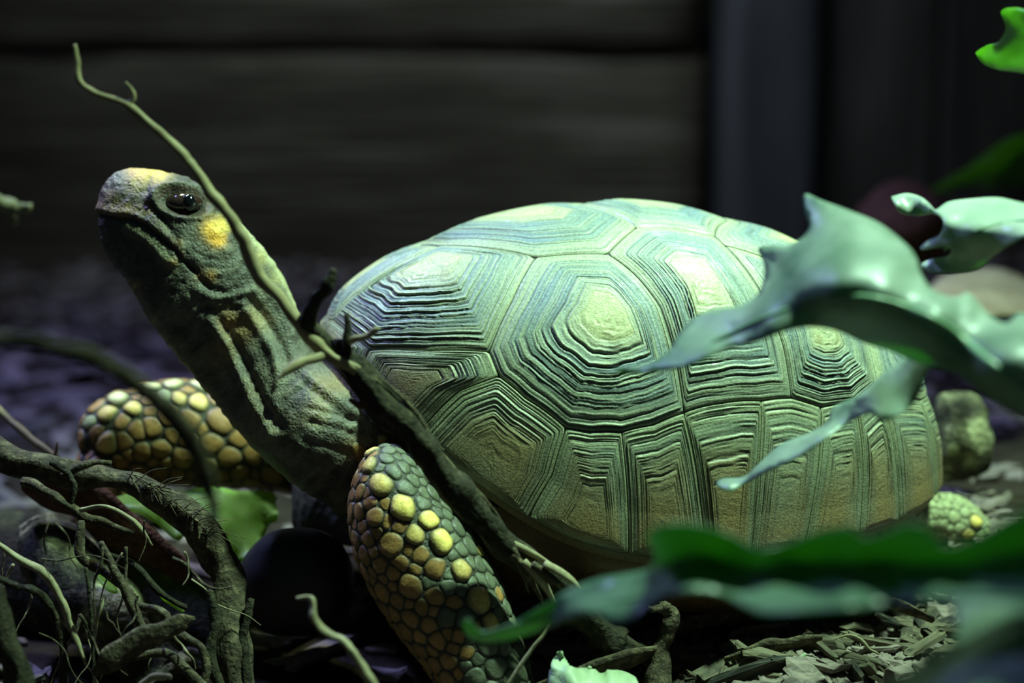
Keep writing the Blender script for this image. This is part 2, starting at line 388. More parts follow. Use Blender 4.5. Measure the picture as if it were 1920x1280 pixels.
# ------------------------------------------------------------------ tortoise: body (head, neck, limbs: one skin)
LOFTS = {}
def loft(name, secs, n=4, seg=28, e=0.9):
    S = catmull([list(s) for s in secs], n); V = []; ax = []
    for (tx, ty, bx, by, d, w) in S:
        a = pt(tx, ty, d); b = pt(bx, by, d); c = (a + b) / 2; h = (a - b) / 2; s = FWD * w; ax.append((*c, (np.linalg.norm(h) + w) / 2))
        for k in range(seg):
            q = 2 * math.pi * k / seg; cq, sq = math.cos(q), math.sin(q)
            V.append(c + h * math.copysign(abs(cq) ** e, cq) + s * math.copysign(abs(sq) ** e, sq))
    m = len(S); V.append(V and np.mean(V[:seg], 0)); V.append(np.mean(V[(m - 1) * seg:m * seg], 0))
    Fc = [(i * seg + j, i * seg + (j + 1) % seg, (i + 1) * seg + (j + 1) % seg, (i + 1) * seg + j) for i in range(m - 1) for j in range(seg)]
    Fc += [(m * seg, (j + 1) % seg, j) for j in range(seg)] + [(m * seg + 1, (m - 1) * seg + j, (m - 1) * seg + (j + 1) % seg) for j in range(seg)]
    LOFTS[name] = np.array(ax); return np.array(V), Fc

parts = [loft('head', [
 (186, 392, 191, 402, .921, .003), (190, 362, 192, 432, .921, .0095), (206, 334, 197, 468, .921, .0145), (232, 318, 213, 496, .921, .0185), (268, 315, 236, 524, .921, .0215),
 (310, 322, 252, 548, .921, .0245), (350, 331, 268, 577, .921, .027), (388, 353, 285, 606, .921, .0285), (420, 385, 303, 631, .921, .0285), (450, 419, 322, 656, .922, .028),
 (486, 455, 345, 682, .923, .0272), (517, 496, 368, 711, .925, .027), (543, 543, 395, 743, .928, .0275), (566, 603, 425, 781, .925, .030), (594, 662, 460, 821, .918, .033),
 (644, 702, 505, 868, .912, .036), (705, 745, 565, 915, .914, .038), (790, 800, 650, 965, .935, .042), (880, 840, 760, 1000, .962, .044)])]
parts.append(loft('fore', [
 (716, 834, 706, 842, .872, .004), (742, 836, 686, 856, .872, .014), (780, 868, 668, 892, .872, .025), (822, 922, 656, 942, .871, .031), (872, 986, 658, 1002, .870, .034),
 (914, 1051, 676, 1062, .869, .035), (944, 1106, 706, 1122, .868, .035), (967, 1166, 746, 1182, .867, .035), (984, 1221, 790, 1237, .866, .035), (999, 1276, 826, 1292, .865, .035),
 (1010, 1325, 845, 1340, .863, .034), (1016, 1362, 862, 1375, .861, .029), (1010, 1388, 890, 1392, .860, .018)]))
parts.append(loft('arm', [(940, 830, 860, 1060, .945, .03), (880, 850, 770, 1080, .925, .034), (830, 880, 715, 1060, .90, .034), (790, 905, 690, 1020, .885, .028)]))
parts.append(loft('farfore', [
 (154, 792, 158, 812, .995, .004), (170, 768, 160, 868, 1.0, .018), (205, 742, 178, 888, 1.005, .026), (262, 724, 240, 900, 1.01, .031), (335, 712, 330, 908, 1.015, .034),
 (405, 722, 405, 912, 1.02, .035), (480, 750, 490, 915, 1.025, .035), (570, 790, 580, 930, 1.03, .036), (680, 820, 690, 960, 1.03, .036), (800, 830, 800, 990, 1.03, .036)]))
parts.append(loft('farfoot', [(155, 830, 215, 830, .998, .016), (150, 870, 225, 870, .995, .022), (145, 920, 235, 920, .99, .025), (140, 965, 245, 965, .988, .027), (150, 985, 235, 985, .988, .02)]))
parts.append(loft('hind', [(1500, 900, 1520, 1040, .955, .04), (1590, 915, 1600, 1035, .965, .035), (1665, 935, 1665, 1028, .98, .027), (1725, 930, 1715, 1015, 1.0, .020), (1778, 925, 1765, 1025, 1.012, .018), (1822, 945, 1815, 1035, 1.015, .018), (1850, 975, 1840, 1040, 1.012, .012), (1858, 1000, 1850, 1030, 1.01, .004)]))
parts.append(loft('farhind', [(1450, 900, 1460, 1020, 1.05, .035), (1560, 905, 1560, 1010, 1.06, .03), (1640, 925, 1620, 1000, 1.07, .022), (1660, 960, 1620, 1010, 1.07, .018)]))
parts.append(loft('chest', [(552, 885, 550, 990, 1.0, .012), (585, 875, 580, 1010, .992, .022), (650, 880, 640, 1020, .985, .026), (760, 890, 760, 1040, .968, .05), (860, 900, 860, 1050, .968, .055)]))
parts.append(loft('tail', [(1600, 860, 1600, 960, .985, .03), (1690, 890, 1690, 950, .995, .016), (1745, 915, 1740, 945, 1.0, .008), (1765, 935, 1762, 945, 1.0, .003)]))
tv = []
TS = [(-.16, .3), (-.12, .85), (-.04, 1), (.04, 1), (.12, .85), (.165, .3)]
TV = []; seg = 28
for (x_, s_) in TS:
    for k in range(seg):
        q = 2 * math.pi * k / seg; TV.append((x_, 0.078 * s_ * math.cos(q), -0.028 + 0.040 * s_ * math.sin(q)))
TV = to_world(np.array(TV)); m_ = len(TS)
TF = [(i * seg + j, i * seg + (j + 1) % seg, (i + 1) * seg + (j + 1) % seg, (i + 1) * seg + j) for i in range(m_ - 1) for j in range(seg)] + [tuple(range(seg))[::-1], tuple(range((m_ - 1) * seg, m_ * seg))]
parts.append((TV, TF)); LOFTS['torso'] = np.array([(*to_world(np.array([x_, 0, -.028])), 0.055 * s_ + 0.005) for x_, s_ in TS])

AV = []; AF = []; off = 0
for V, Fc in parts:
    AV.append(V); AF += [tuple(i + off for i in f) for f in Fc]; off += len(V)
me = mesh_data('body_raw', np.concatenate(AV), AF)
bm = bmesh.new(); bm.from_mesh(me); bmesh.ops.recalc_face_normals(bm, faces=bm.faces); bm.to_mesh(me); bm.free()
raw = bpy.data.objects.new('body_raw', me); COLL.objects.link(raw)
md = raw.modifiers.new('remesh', 'REMESH'); md.mode = 'VOXEL'; md.voxel_size = 0.00125
md = raw.modifiers.new('smooth', 'SMOOTH'); md.iterations = 9; md.factor = 0.5
dg = bpy.context.evaluated_depsgraph_get(); ev = raw.evaluated_get(dg); em = ev.to_mesh()
n_v = len(em.vertices); co = np.empty(n_v * 3); em.vertices.foreach_get('co', co); co = co.reshape(-1, 3)
nrm = np.empty(n_v * 3, np.float32); em.vertex_normals.foreach_get('vector', nrm); nrm = nrm.reshape(-1, 3).astype(float)
nf = len(em.polygons); ls = np.empty(nf, np.int32); em.polygons.foreach_get('loop_total', ls)
lv = np.empty(len(em.loops), np.int32); em.loops.foreach_get('vertex_index', lv)
faces = np.split(lv, np.cumsum(ls)[:-1]); ev.to_mesh_clear(); bpy.data.objects.remove(raw)

which = np.full(n_v, 1e9); pid = np.zeros(n_v, int); NAMES = list(LOFTS)
for i, nme in enumerate(NAMES):
    A = LOFTS[nme]
    for r0 in range(0, n_v, 40000):
        s = slice(r0, r0 + 40000)
        d = (np.linalg.norm(co[s, None, :] - A[None, :, :3], axis=2) / A[None, :, 3]).min(1); b = d < which[s]
        which[s] = np.where(b, d, which[s]); pid[s] = np.where(b, i, pid[s])
isin = {nme: pid == i for i, nme in enumerate(NAMES)}
X, Y, Z = proj(co)
hd = isin['head']; side = np.clip(np.abs((co @ FWD) - (CAM @ FWD) - 0.922) / 0.02, 0, 1)    # 0 on the midline of the head, 1 on its sides
disp = np.zeros(n_v); g = lambda d, w: np.exp(-(d / w) ** 2)
mouth = [(186, 402), (215, 408), (246, 411), (276, 425), (305, 449), (328, 468), (345, 490), (372, 512)]
dm, _ = poly_dist(X, Y, mouth)
inhead = hd & (X < 470) & (Y < 600)
disp -= np.where(inhead, 0.0015 * g(dm, 3.8), 0)
upper = inhead & (Y < np.interp(X, [p[0] for p in mouth], [p[1] for p in mouth])) & (X < 345)
disp += np.where(upper, 0.0012 * g(dm - 9, 9), 0)
dl, _ = poly_dist(X, Y, [(236, 425), (275, 448), (305, 478), (322, 500)]); disp += np.where(inhead, 0.0009 * g(dl, 7), 0)
de, _ = poly_dist(X, Y, [(283, 330), (276, 352), (284, 385), (306, 412), (326, 440), (334, 462)]); disp -= np.where(inhead, side * 0.0013 * g(de, 4.5), 0)
ca, sa = math.cos(R(9)), math.sin(R(9)); ex, ey = X - 344, Y - 380
ea = ((ex * ca + ey * sa) / 47, (-ex * sa + ey * ca) / 25); er = np.hypot(*ea)
nearside = Z < 0.925
disp -= np.where(inhead, side * 0.0042 * np.exp(-(er / 0.82) ** 6), 0)
disp += np.where(inhead, side * 0.0016 * g(er - 1.18, 0.17), 0)
disp += np.where(inhead, side * 0.0022 * g(er - 1.28, 0.22) * (ey < 0), 0)
for (a, b, s_, w_) in [(325, 490, .0016, 12), (300, 486, .0008, 12), (405, 432, .0014, 20), (398, 515, .0008, 14), (430, 470, .0012, 22), (345, 465, .0007, 14), (368, 480, .0006, 12)]:
    disp += np.where(inhead, side * s_ * g(np.hypot(X - a, Y - b), w_), 0)
for line, s_, w_ in [([(316, 478), (338, 490), (336, 505), (316, 500)], -.0009, 3), ([(355, 500), (372, 520), (400, 545), (440, 550)], -.0012, 5), ([(370, 545), (400, 560), (440, 552), (475, 545)], .0016, 7),
                     ([(385, 575), (430, 580), (470, 572)], -.0010, 5), ([(352, 400), (375, 405), (392, 400)], -.0008, 4), ([(360, 470), (385, 486), (420, 488)], -.0006, 3), ([(385, 500), (410, 505), (440, 500)], -.0006, 3)]:
    d_, _ = poly_dist(X, Y, line); disp += np.where(hd, side * s_ * g(d_, w_), 0)
# neck folds
neck = hd & ~((X < 400) & (Y < 520))
for line, s_, w_ in [([(395, 600), (425, 645), (450, 700), (478, 760), (512, 815)], .0022, 8), ([(405, 590), (440, 640), (468, 700), (495, 760), (525, 800)], -.0016, 10),
                     ([(470, 560), (500, 600), (530, 650), (545, 690)], -.0022, 9), ([(455, 575), (485, 615), (512, 660), (525, 715), (515, 760)], .0020, 9), ([(500, 545), (530, 585), (548, 630)], .0020, 9),
                     ([(560, 690), (600, 725), (650, 760), (700, 800)], .0018, 10), ([(570, 715), (610, 750), (660, 790)], -.0014, 8), ([(340, 600), (375, 660), (420, 730), (470, 800)], -.0012, 14),
                     ([(580, 790), (620, 800), (665, 815)], -.0010, 6), ([(570, 825), (615, 838), (655, 850)], -.0009, 6), ([(575, 765), (625, 775), (680, 790)], -.0009, 5)]:
    d_, _ = poly_dist(X, Y, line); disp += np.where(neck, s_ * g(d_, w_), 0)
al = (X * 0.66 + Y * 0.75); ac = (X * 0.75 - Y * 0.66)
wr = vnoise(al / 9.0 + 0.3 * vnoise(X / 40, Y / 40), ac / 38.0, Z * 25)
disp += np.where(neck, 0.00055 * wr + 0.0005 * vnoise(X / 17, Y / 17, Z * 60), 0)
disp += np.where(inhead, 0.00045 * vnoise(X / 9, Y / 9, Z * 110) + 0.0003 * vnoise(X / 4.5, Y / 4.5, Z * 200), 0)
other = ~hd
disp += np.where(other, 0.0006 * vnoise(co[:, 0] * 300, co[:, 1] * 300, co[:, 2] * 300), 0)
co = co + nrm * disp[:, None]
# colour of the skin
n1 = vnoise(co[:, 0] * 120, co[:, 1] * 120, co[:, 2] * 120); n2 = vnoise(co[:, 0] * 400, co[:, 1] * 400, co[:, 2] * 400)
def lay(c, colr, f): return c + (np.array(colr) - c) * np.clip(f, 0, 1)[:, None]
c = np.tile(np.array([0.090, 0.080, 0.062]), (n_v, 1)) * (1 + 0.35 * n1 + 0.2 * n2)[:, None]
c[other] = np.array([0.045, 0.042, 0.028]); c[isin['hind']] = (0.14, 0.14, 0.08)
c = lay(c, (0.26, 0.23, 0.16), neck * (0.35 * np.clip(wr, 0, 1) + 0.35 * np.clip(n1 + .2, 0, 1)))
c = lay(c, (0.35, 0.24, 0.10), neck * np.clip(vnoise(X / 60 + 9, Y / 60) - .25, 0, 1) * 0.9)
beak = inhead & upper & (X < np.interp(Y, [315, 352, 385, 412, 440, 470], [285, 276, 284, 306, 326, 345]))
c = lay(c, (0.17, 0.125, 0.085), beak * (0.7 + 0.3 * n1)); c = lay(c, (0.34, 0.22, 0.10), beak * np.clip(vnoise(X / 26 + 3, Y / 26) + 0.1, 0, 1) * 0.9)
c = lay(c, (0.20, 0.18, 0.10), inhead * g(dl, 12) * 0.8)
gl = np.array
for (a, b, w_, colr, s_) in [(398, 428, 17, (0.85, 0.42, 0.06), 2.2), (408, 446, 15, (0.90, 0.40, 0.05), 2.0), (412, 425, 14, (0.8, 0.5, 0.1), 1.5), (430, 425, 12, (.55, .40, .1), .8), (262, 316, 26, (0.75, 0.42, 0.14), 1.3), (295, 320, 22, (0.80, 0.50, 0.12), 1.4), (222, 332, 14, (.4, .38, .3), .6),
                             (395, 517, 11, (0.65, 0.32, 0.08), .9), (375, 515, 10, (.4, .2, .07), .6), (327, 492, 8, (.42, .24, .09), .8), (430, 600, 22, (0.42, 0.22, 0.07), .7), (455, 625, 20, (.40, .22, .07), .6),
                             (490, 480, 14, (.55, .42, .12), .7), (520, 520, 16, (.5, .4, .16), .6), (335, 455, 9, (.4, .24, .1), .7), (252, 346, 12, (.4, .33, .13), .6)]:
    c = lay(c, colr, hd * s_ * g(np.hypot(X - a, Y - b), w_) * (0.8 + 0.35 * n1))
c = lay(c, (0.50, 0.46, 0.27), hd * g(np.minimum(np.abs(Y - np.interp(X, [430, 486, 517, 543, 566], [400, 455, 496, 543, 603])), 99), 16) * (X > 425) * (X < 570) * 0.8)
c = lay(c, (0.03, 0.026, 0.018), hd * g(np.hypot((X - 433) / 1.0, (Y - 446) / 1.3), 11) * 0.95); c = lay(c, (0.55, 0.36, 0.08), hd * g(np.hypot(X - 436, Y - 425), 8) * 0.8)
c = lay(c, (0.02, 0.018, 0.014), inhead * g(dm, 3.6) * 0.9); c = lay(c, (0.03, 0.028, 0.02), inhead * g(de, 4) * 0.6)
c = lay(c, (0.10, 0.055, 0.04), inhead * g(er - 0.98, 0.12) * 0.9); c = lay(c, (0.02, 0.015, 0.012), inhead * np.exp(-(er / 0.85) ** 6))
BASE = np.array([SC[0], SC[1], 0.045])
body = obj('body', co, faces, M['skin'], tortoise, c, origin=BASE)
tag(body, label='grey-brown wrinkled skin of head, neck and legs')
BVH = BVHTree.FromPolygons([tuple(v) for v in co], [tuple(f) for f in faces])

# eyes
def ball(centre, r, seg=24, ring=16, squash=(1, 1, 1)):
    V = []; Fc = []
    for i in range(ring + 1):
        p = math.pi * i / ring
        for k in range(seg):
            q = 2 * math.pi * k / seg; V.append((math.sin(p) * math.cos(q) * squash[0], math.sin(p) * math.sin(q) * squash[1], math.cos(p) * squash[2]))
    for i in range(ring):
        for k in range(seg): Fc.append((i * seg + k, (i + 1) * seg + k, (i + 1) * seg + (k + 1) % seg, i * seg + (k + 1) % seg))
    return np.array(V) * r + np.array(centre), Fc
def mat_eye(name, colr):
    m, nt, b = new_mat(name); b.inputs['Base Color'].default_value = (*colr, 1); b.inputs['Roughness'].default_value = 0.06; b.inputs['Coat Weight'].default_value = 1.0; b.inputs['Coat Roughness'].default_value = 0.03
    return m
M['eye'] = mat_eye('eye_brown', (0.035, 0.018, 0.012)); M['pupil'] = mat_eye('eye_black', (0.004, 0.004, 0.005))
for s_ in (-1, 1):
    o_ = pt(344, 380, 0.922 + s_ * 0.0176)
    V, Fc = ball(o_, 0.0086, squash=(1.26, .85, 0.66)); e_ = obj('eye', V, Fc, M['eye'], tortoise)
    V, Fc = ball(pt(354, 380, 0.922 + s_ * 0.0219), 0.0042, 18, 10, squash=(.95, .9, 1.1)); obj('pupil', V, Fc, M['pupil'], e_)
tag(body, label='grey-brown wrinkled skin of head, neck and legs')

# horny scales on the limbs, each one a plate of its own
SEEDS = []                                    # point, normal, radius, tint
def cast(x, y):
    d = pt(x, y, 1.0) - CAM; h = BVH.ray_cast(Vector(CAM), Vector(d).normalized())
    return h[0], h[1]
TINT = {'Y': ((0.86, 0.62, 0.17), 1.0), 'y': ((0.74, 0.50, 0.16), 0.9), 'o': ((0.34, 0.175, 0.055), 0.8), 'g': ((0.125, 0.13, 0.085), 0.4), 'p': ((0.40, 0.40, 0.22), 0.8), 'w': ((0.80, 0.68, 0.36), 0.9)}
def picks(txt, lo, hi):
    for it in txt.split():
        x, y, r, k = it.split(','); p, n = cast(float(x), float(y))
        if p is None: continue
        dd = (np.array(p) - CAM) @ FWD
        if not lo < dd < hi: continue
        SEEDS.append((np.array(p), np.array(n), float(r) * dd / F * 1.06, k))
picks('691,873,19,y 714,907,23,y 757,950,26,Y 804,974,19,Y 826,1014,25,Y 866,1068,22,y 897,1124,25,y 920,1169,18,y 777,1004,16,y 789,1042,16,o 815,1066,19,o 734,1021,23,o 702,970,18,o 768,1100,22,o 817,1118,16,o 850,1128,13,o '
      '770,1160,18,o 804,1171,15,o 820,1200,15,o 841,1240,16,o 875,1224,13,o 860,1194,12,o 695,848,16,y 714,834,13,y 732,844,12,g 723,859,13,g 736,883,15,g 759,877,12,g 762,917,15,g 776,900,13,g 794,945,14,g 796,924,10,g 822,959,10,g '
      '841,987,12,g 866,1029,14,g 901,1059,16,g 899,1032,10,Y 937,1149,13,g 950,1169,12,g 946,1212,16,g 969,1220,14,g 931,1250,22,g 905,1086,12,g 936,1112,14,o 675,920,14,o 672,960,14,o 690,1010,14,o 712,1060,16,o 735,1075,14,o 745,1125,15,o 790,1140,13,o 892,1180,13,o', .8, .93)
nk = len(SEEDS)
picks('326,721,19,w 376,724,20,w 222,748,21,w 282,728,17,w 250,765,16,y 336,746,14,y 304,743,12,p 372,754,18,y 403,751,12,p 417,788,28,o 353,790,21,o 286,799,18,o 256,806,16,o 201,776,18,y 201,831,20,y 232,827,16,o 301,843,19,o 267,849,18,o 345,859,22,o '
      '165,792,14,p 395,830,20,o 325,815,14,o 230,790,12,o 178,812,14,o 185,868,15,o 225,868,16,o 300,885,16,o 385,875,20,o 430,860,20,o 450,820,18,o', .93, 1.1)
picks('1755,962,10,p 1775,945,9,p 1790,970,12,p 1812,960,11,p 1830,978,15,Y 1800,992,11,p 1770,985,10,p 1815,1003,13,Y 1785,1010,11,p 1840,1005,10,p 1740,945,8,p 1720,955,7,p 1735,975,8,p 1755,935,7,p 1800,940,8,p 1705,965,6,p', .93, 1.1)
# fill the rest of the limbs, coarse plates first, then the small ones between them
k = len(SEEDS); PA = np.zeros((3000, 3)); RA = np.zeros(3000); PA[:k] = [q[0] for q in SEEDS]; RA[:k] = [q[2] for q in SEEDS]
facing = ((CAM - co) * nrm).sum(1) > 0
limb = isin['fore'] | isin['farfore'] | isin['farfoot'] | (isin['hind'] & (X > 1680))
for rmin, rmax, hr in [(0.0046, 0.0058, 0.0025), (0.0034, 0.0042, 0.0019), (0.0023, 0.0029, 0.0013)]:
    for sel in (limb & facing, limb & ~facing):
        cand = np.where(sel)[0]; RNG.shuffle(cand)
        for i in cand[:9000]:
            r_ = hr if isin['hind'][i] else (rmin + (rmax - rmin) * float(hashv(float(i)))) * (1.0 if isin['fore'][i] else 1.2)
            if k >= 1500: break
            if (np.linalg.norm(PA[:k] - co[i], axis=1) > (RA[:k] + r_) * 0.90).all():
                PA[k] = co[i]; RA[k] = r_; k += 1
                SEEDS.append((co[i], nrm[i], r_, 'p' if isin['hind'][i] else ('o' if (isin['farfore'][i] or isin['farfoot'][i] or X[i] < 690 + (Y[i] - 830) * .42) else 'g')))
P_ = np.array([s[0] for s in SEEDS]); R_ = np.array([s[2] for s in SEEDS])
order = sorted(range(len(SEEDS)), key=lambda i: -(SEEDS[i][2] * (1.0 if (CAM - SEEDS[i][0]) @ SEEDS[i][1] > 0 and proj(SEEDS[i][0])[1] < 1300 else 0.01) * (3 if i < nk else 1)))
SV = []; SF = []; SCOL = []; soff = 0; made = 0
for i in order:
    p, n, r_, kind = SEEDS[i]
    n = n / np.linalg.norm(n); a = np.cross(n, (0.3, 0.5, 0.8)); a /= np.linalg.norm(a); b = np.cross(n, a)
    poly = [np.array([math.cos(q), math.sin(q)]) * r_ * 1.62 for q in np.linspace(0, 2 * math.pi, 16, endpoint=False)]
    dd = np.linalg.norm(P_ - p, axis=1)
    for j in np.where((dd < (r_ + R_) * 1.6) & (dd > 1e-7))[0]:
        v = np.array([(P_[j] - p) @ a, (P_[j] - p) @ b]); L = np.linalg.norm(v)
        if L < 1e-6: continue
        v /= L; lim = max((L * L + r_ ** 2 - R_[j] ** 2) / (2 * L), 0.3 * r_); out = []
        for m in range(len(poly)):
            s0, s1 = poly[m], poly[(m + 1) % len(poly)]; f0, f1 = s0 @ v - lim, s1 @ v - lim
            if f0 <= 0: out.append(s0)
            if f0 * f1 < 0: out.append(s0 + (s1 - s0) * f0 / (f0 - f1))
        poly = out
        if len(poly) < 3: break
    if len(poly) < 3: continue
    poly = np.array(poly); sl = np.linalg.norm(np.roll(poly, -1, 0) - poly, axis=1); cu = np.r_[0, np.cumsum(sl)]; K = 16; B = []
    for s in np.linspace(0, cu[-1], K, endpoint=False):
        m = min(np.searchsorted(cu, s, side='right') - 1, len(poly) - 1); f = (s - cu[m]) / max(sl[m], 1e-9); B.append(poly[m] * (1 - f) + poly[(m + 1) % len(poly)] * f)
    B = np.array(B); ce = B.mean(0)
    for _ in range(1): B = 0.5 * B + 0.25 * (np.roll(B, 1, 0) + np.roll(B, -1, 0))
    big = kind in 'Yyw'; H = r_ * (0.42 if big else 0.2)
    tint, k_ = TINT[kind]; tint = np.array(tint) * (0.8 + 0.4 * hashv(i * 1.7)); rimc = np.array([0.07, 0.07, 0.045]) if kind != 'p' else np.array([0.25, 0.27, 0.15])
    V = []; col = []
    for s_, h_, cf in [(0.985, -0.15, 0), (0.945, 0.45, 0.35 if not big else 0.2), (0.70, 0.80, 0.85 if not big else 0.72), (0.42, 0.95, 1.0)]:
        for q in B:
            w2 = ce + (q - ce) * s_; w3 = p + a * w2[0] + b * w2[1]
            hit = BVH.find_nearest(Vector(w3)); V.append(np.array(hit[0]) * 0.75 + w3 * 0.25 + n * H * h_); col.append(rimc + (tint - rimc) * cf)
    V.append(p + a * ce[0] + b * ce[1] + n * H); col.append(tint)
    Fc = [(m * K + j, m * K + (j + 1) % K, (m + 1) * K + (j + 1) % K, (m + 1) * K + j) for m in range(3) for j in range(K)] + [(3 * K + j, 3 * K + (j + 1) % K, 4 * K) for j in range(K)]
    made += 1
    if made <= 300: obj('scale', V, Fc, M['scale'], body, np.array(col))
    else: SV.append(np.array(V)); SCOL.append(np.array(col)); SF += [tuple(q + soff for q in f) for f in Fc]; soff += len(V)
if SV: tag(obj('small_scales', np.concatenate(SV), SF, M['scale'], body, np.concatenate(SCOL)), kind='stuff')
print('SCALES', made)
# ------------------------------------------------------------------ enclosure: ground and timber wall
M['soil'] = mat_noise('dark_soil', [(0.3, (0.012, 0.009, 0.006)), (0.7, (0.05, 0.036, 0.024))], 40, 0.95, 0.1, 0.8, 0.006)
M['timber'] = mat_noise('old_timber', [(0.25, (0.022, 0.019, 0.010)), (0.5, (0.095, 0.078, 0.043)), (0.72, (0.24, 0.205, 0.135))], 7, 0.8, 0.25, 0.6, 0.01, (0.35, 3, 5))
M['timber_v'] = mat_noise('old_timber_upright', [(0.25, (0.03, 0.026, 0.02)), (0.55, (0.08, 0.068, 0.05)), (0.8, (0.15, 0.13, 0.10))], 5, 0.8, 0.25, 0.6, 0.01, (4, 3, 0.35))
M['post'] = mat_noise('grey_timber', [(0.3, (0.06, 0.057, 0.054)), (0.7, (0.14, 0.132, 0.125))], 5, 0.75, 0.3, 0.5, 0.008, (4, 3, 0.4))

def sm(t): t = np.clip(t, 0, 1); return t * t * (3 - 2 * t)
def gz(x, y):
    x = np.asarray(x, float); y = np.asarray(y, float)
    z = 0.034 + 0.012 * sm((x - 0.0) / 0.15) * sm((0.3 - y) / 0.2) + 0.030 * sm((x - 0.17) / 0.10) * sm((y + 0.08) / 0.10)
    z = z - 0.036 * np.exp(-(((x + 0.02) / 0.10) ** 2 + ((y + 0.15) / 0.10) ** 2) ** 1.5) - 0.012 * np.exp(-(((x + 0.2) / 0.12) ** 2 + ((y + 0.12) / 0.14) ** 2))
    return z + 0.005 * vnoise(x * 22, y * 22) + 0.002 * vnoise(x * 70, y * 70)
nx, ny = 220, 230
gx = np.linspace(-1, 1, nx); gx = np.sign(gx) * np.abs(gx) ** 1.7 * 1.6; gy = -0.75 + 2.55 * np.linspace(0, 1, ny) ** 1.35
GX, GY = np.meshgrid(gx, gy, indexing='ij'); GZ = gz(GX, GY)
V = np.stack([GX, GY, GZ], -1).reshape(-1, 3)
Fc = [(i * ny + j, (i + 1) * ny + j, (i + 1) * ny + j + 1, i * ny + j + 1) for i in range(nx - 1) for j in range(ny - 1)]
floor = tag(obj('floor', V, Fc, M['soil'], origin=(0, 0, 0)), kind='structure')

def beam(name, x0, x1, y0, y1, z0, z1, mat, parent=None, bev=0.012, jit=0.004, ax=0, seed=0):
    # squared timber along axis ax with softened, slightly uneven arrises
    L = np.array([x0, y0, z0]); H = np.array([x1, y1, z1]); o = [k for k in range(3) if k != ax]; n = 26; V = []
    cx = [(L[k] + H[k]) / 2 for k in o]; hx = [(H[k] - L[k]) / 2 for k in o]
    prof = []
    for sx_, sy_ in ((1, 1), (-1, 1), (-1, -1), (1, -1)):
        for q in (0, 30, 60, 90):
            a0 = {(1, 1): 0, (-1, 1): 90, (-1, -1): 180, (1, -1): 270}[(sx_, sy_)]
            prof.append((sx_ * (hx[0] - bev) + bev * math.cos(R(a0 + q)), sy_ * (hx[1] - bev) + bev * math.sin(R(a0 + q))))
    for i in range(n):
        s = L[ax] + (H[ax] - L[ax]) * i / (n - 1)
        for k, (a, b) in enumerate(prof):
            j_ = jit * float(vnoise(np.array(s * 6 + seed * 9.1), np.array(k * 0.7), np.array(seed * 3.3)))
            p = [0, 0, 0]; p[ax] = s; p[o[0]] = cx[0] + a * (1 + j_ / max(hx[0], .02)); p[o[1]] = cx[1] + b * (1 + j_ / max(hx[1], .02)); V.append(p)
    m = len(prof); Fc = [(i * m + j, i * m + (j + 1) % m, (i + 1) * m + (j + 1) % m, (i + 1) * m + j) for i in range(n - 1) for j in range(m)] + [tuple(range(m))[::-1], tuple(range((n - 1) * m, n * m))]
    return obj(name, V, Fc, mat, parent)

wall = empty('wall_back', (0, 1.7, 0)); tag(wall, kind='structure')
beam('timber_beam', -1.35, 0.285, 1.62, 1.80, 0.0, 0.340, M['timber'], wall, 0.02, 0.006, 0, 1)
beam('timber_beam', -1.35, 0.27, 1.612, 1.80, 0.345, 0.60, M['timber'], wall, 0.02, 0.006, 0, 2)
beam('backing_board', -1.5, 1.4, 1.83, 1.86, 0.0, 0.62, M['timber'], wall, 0.004, 0.002, 0, 9)
beam('timber_post', 0.312, 0.44, 1.50, 1.78, 0.0, 0.62, M['post'], wall, 0.018, 0.004, 2, 3)
for k, x_ in enumerate((0.445, 0.625, 0.81, 1.0)):
    beam('wall_board', x_, x_ + 0.172, 1.535 - 0.006 * (k % 2), 1.60, 0.0, 0.62, M['timber_v'], wall, 0.008, 0.003, 2, 4 + k)
M['knot'] = mat_noise('wood_knot', [(0.3, (0.006, 0.005, 0.004)), (0.7, (0.02, 0.015, 0.01))], 60, 0.8, 0.2)
V, Fc = ball(pt(1760, 80, 2.495), 0.022, 20, 12, (1, 0.35, 1.15)); obj('knot', V, Fc, M['knot'], wall)

# ------------------------------------------------------------------ broad-leaved plant in front of the shell
M['leaf'] = mat_leaf('leaf_blue_green', (0.11, 0.17, 0.13), (0.33, 0.39, 0.33), (0.16, 0.50, 0.03), 0.34, 0.42, 25)
M['leaf_deep'] = mat_leaf('leaf_deep_green', (0.04, 0.10, 0.05), (0.17, 0.25, 0.19), (0.16, 0.44, 0.05), 0.36, 0.36, 22)
M['leaf_pale'] = mat_leaf('leaf_pale_green', (0.34, 0.43, 0.34), (0.48, 0.55, 0.46), (0.16, 0.5, 0.04), 0.3, 0.34, 30)
M['leaf_bright'] = mat_leaf('leaf_fresh_green', (0.09, 0.19, 0.03), (0.16, 0.30, 0.05), (0.36, 0.72, 0.06), 0.5, 0.35, 40)
M['rib'] = mat_noise('leaf_rib', [(0.3, (0.10, 0.20, 0.10)), (0.7, (0.17, 0.30, 0.16))], 80, 0.4, 0.5, 0.1, 0.0005)

def tps(ctrl):
    c = np.array(ctrl, float); xy = c[:, :2] / 100; n = len(c)
    U = lambda r: np.where(r > 1e-9, r * r * np.log(r + 1e-12), 0)
    K = U(np.linalg.norm(xy[:, None] - xy[None], axis=2)) + 0.05 * np.eye(n); P = np.c_[np.ones(n), xy]
    A = np.block([[K, P], [P.T, np.zeros((3, 3))]]); w = np.linalg.solve(A, np.r_[c[:, 2], 0, 0, 0])
    def f(x, y):
        q = np.stack([np.asarray(x, float), np.asarray(y, float)], -1).reshape(-1, 2) / 100
        return U(np.linalg.norm(q[:, None] - xy[None], axis=2)) @ w[:n] + np.c_[np.ones(len(q)), q] @ w[n:]
    return f

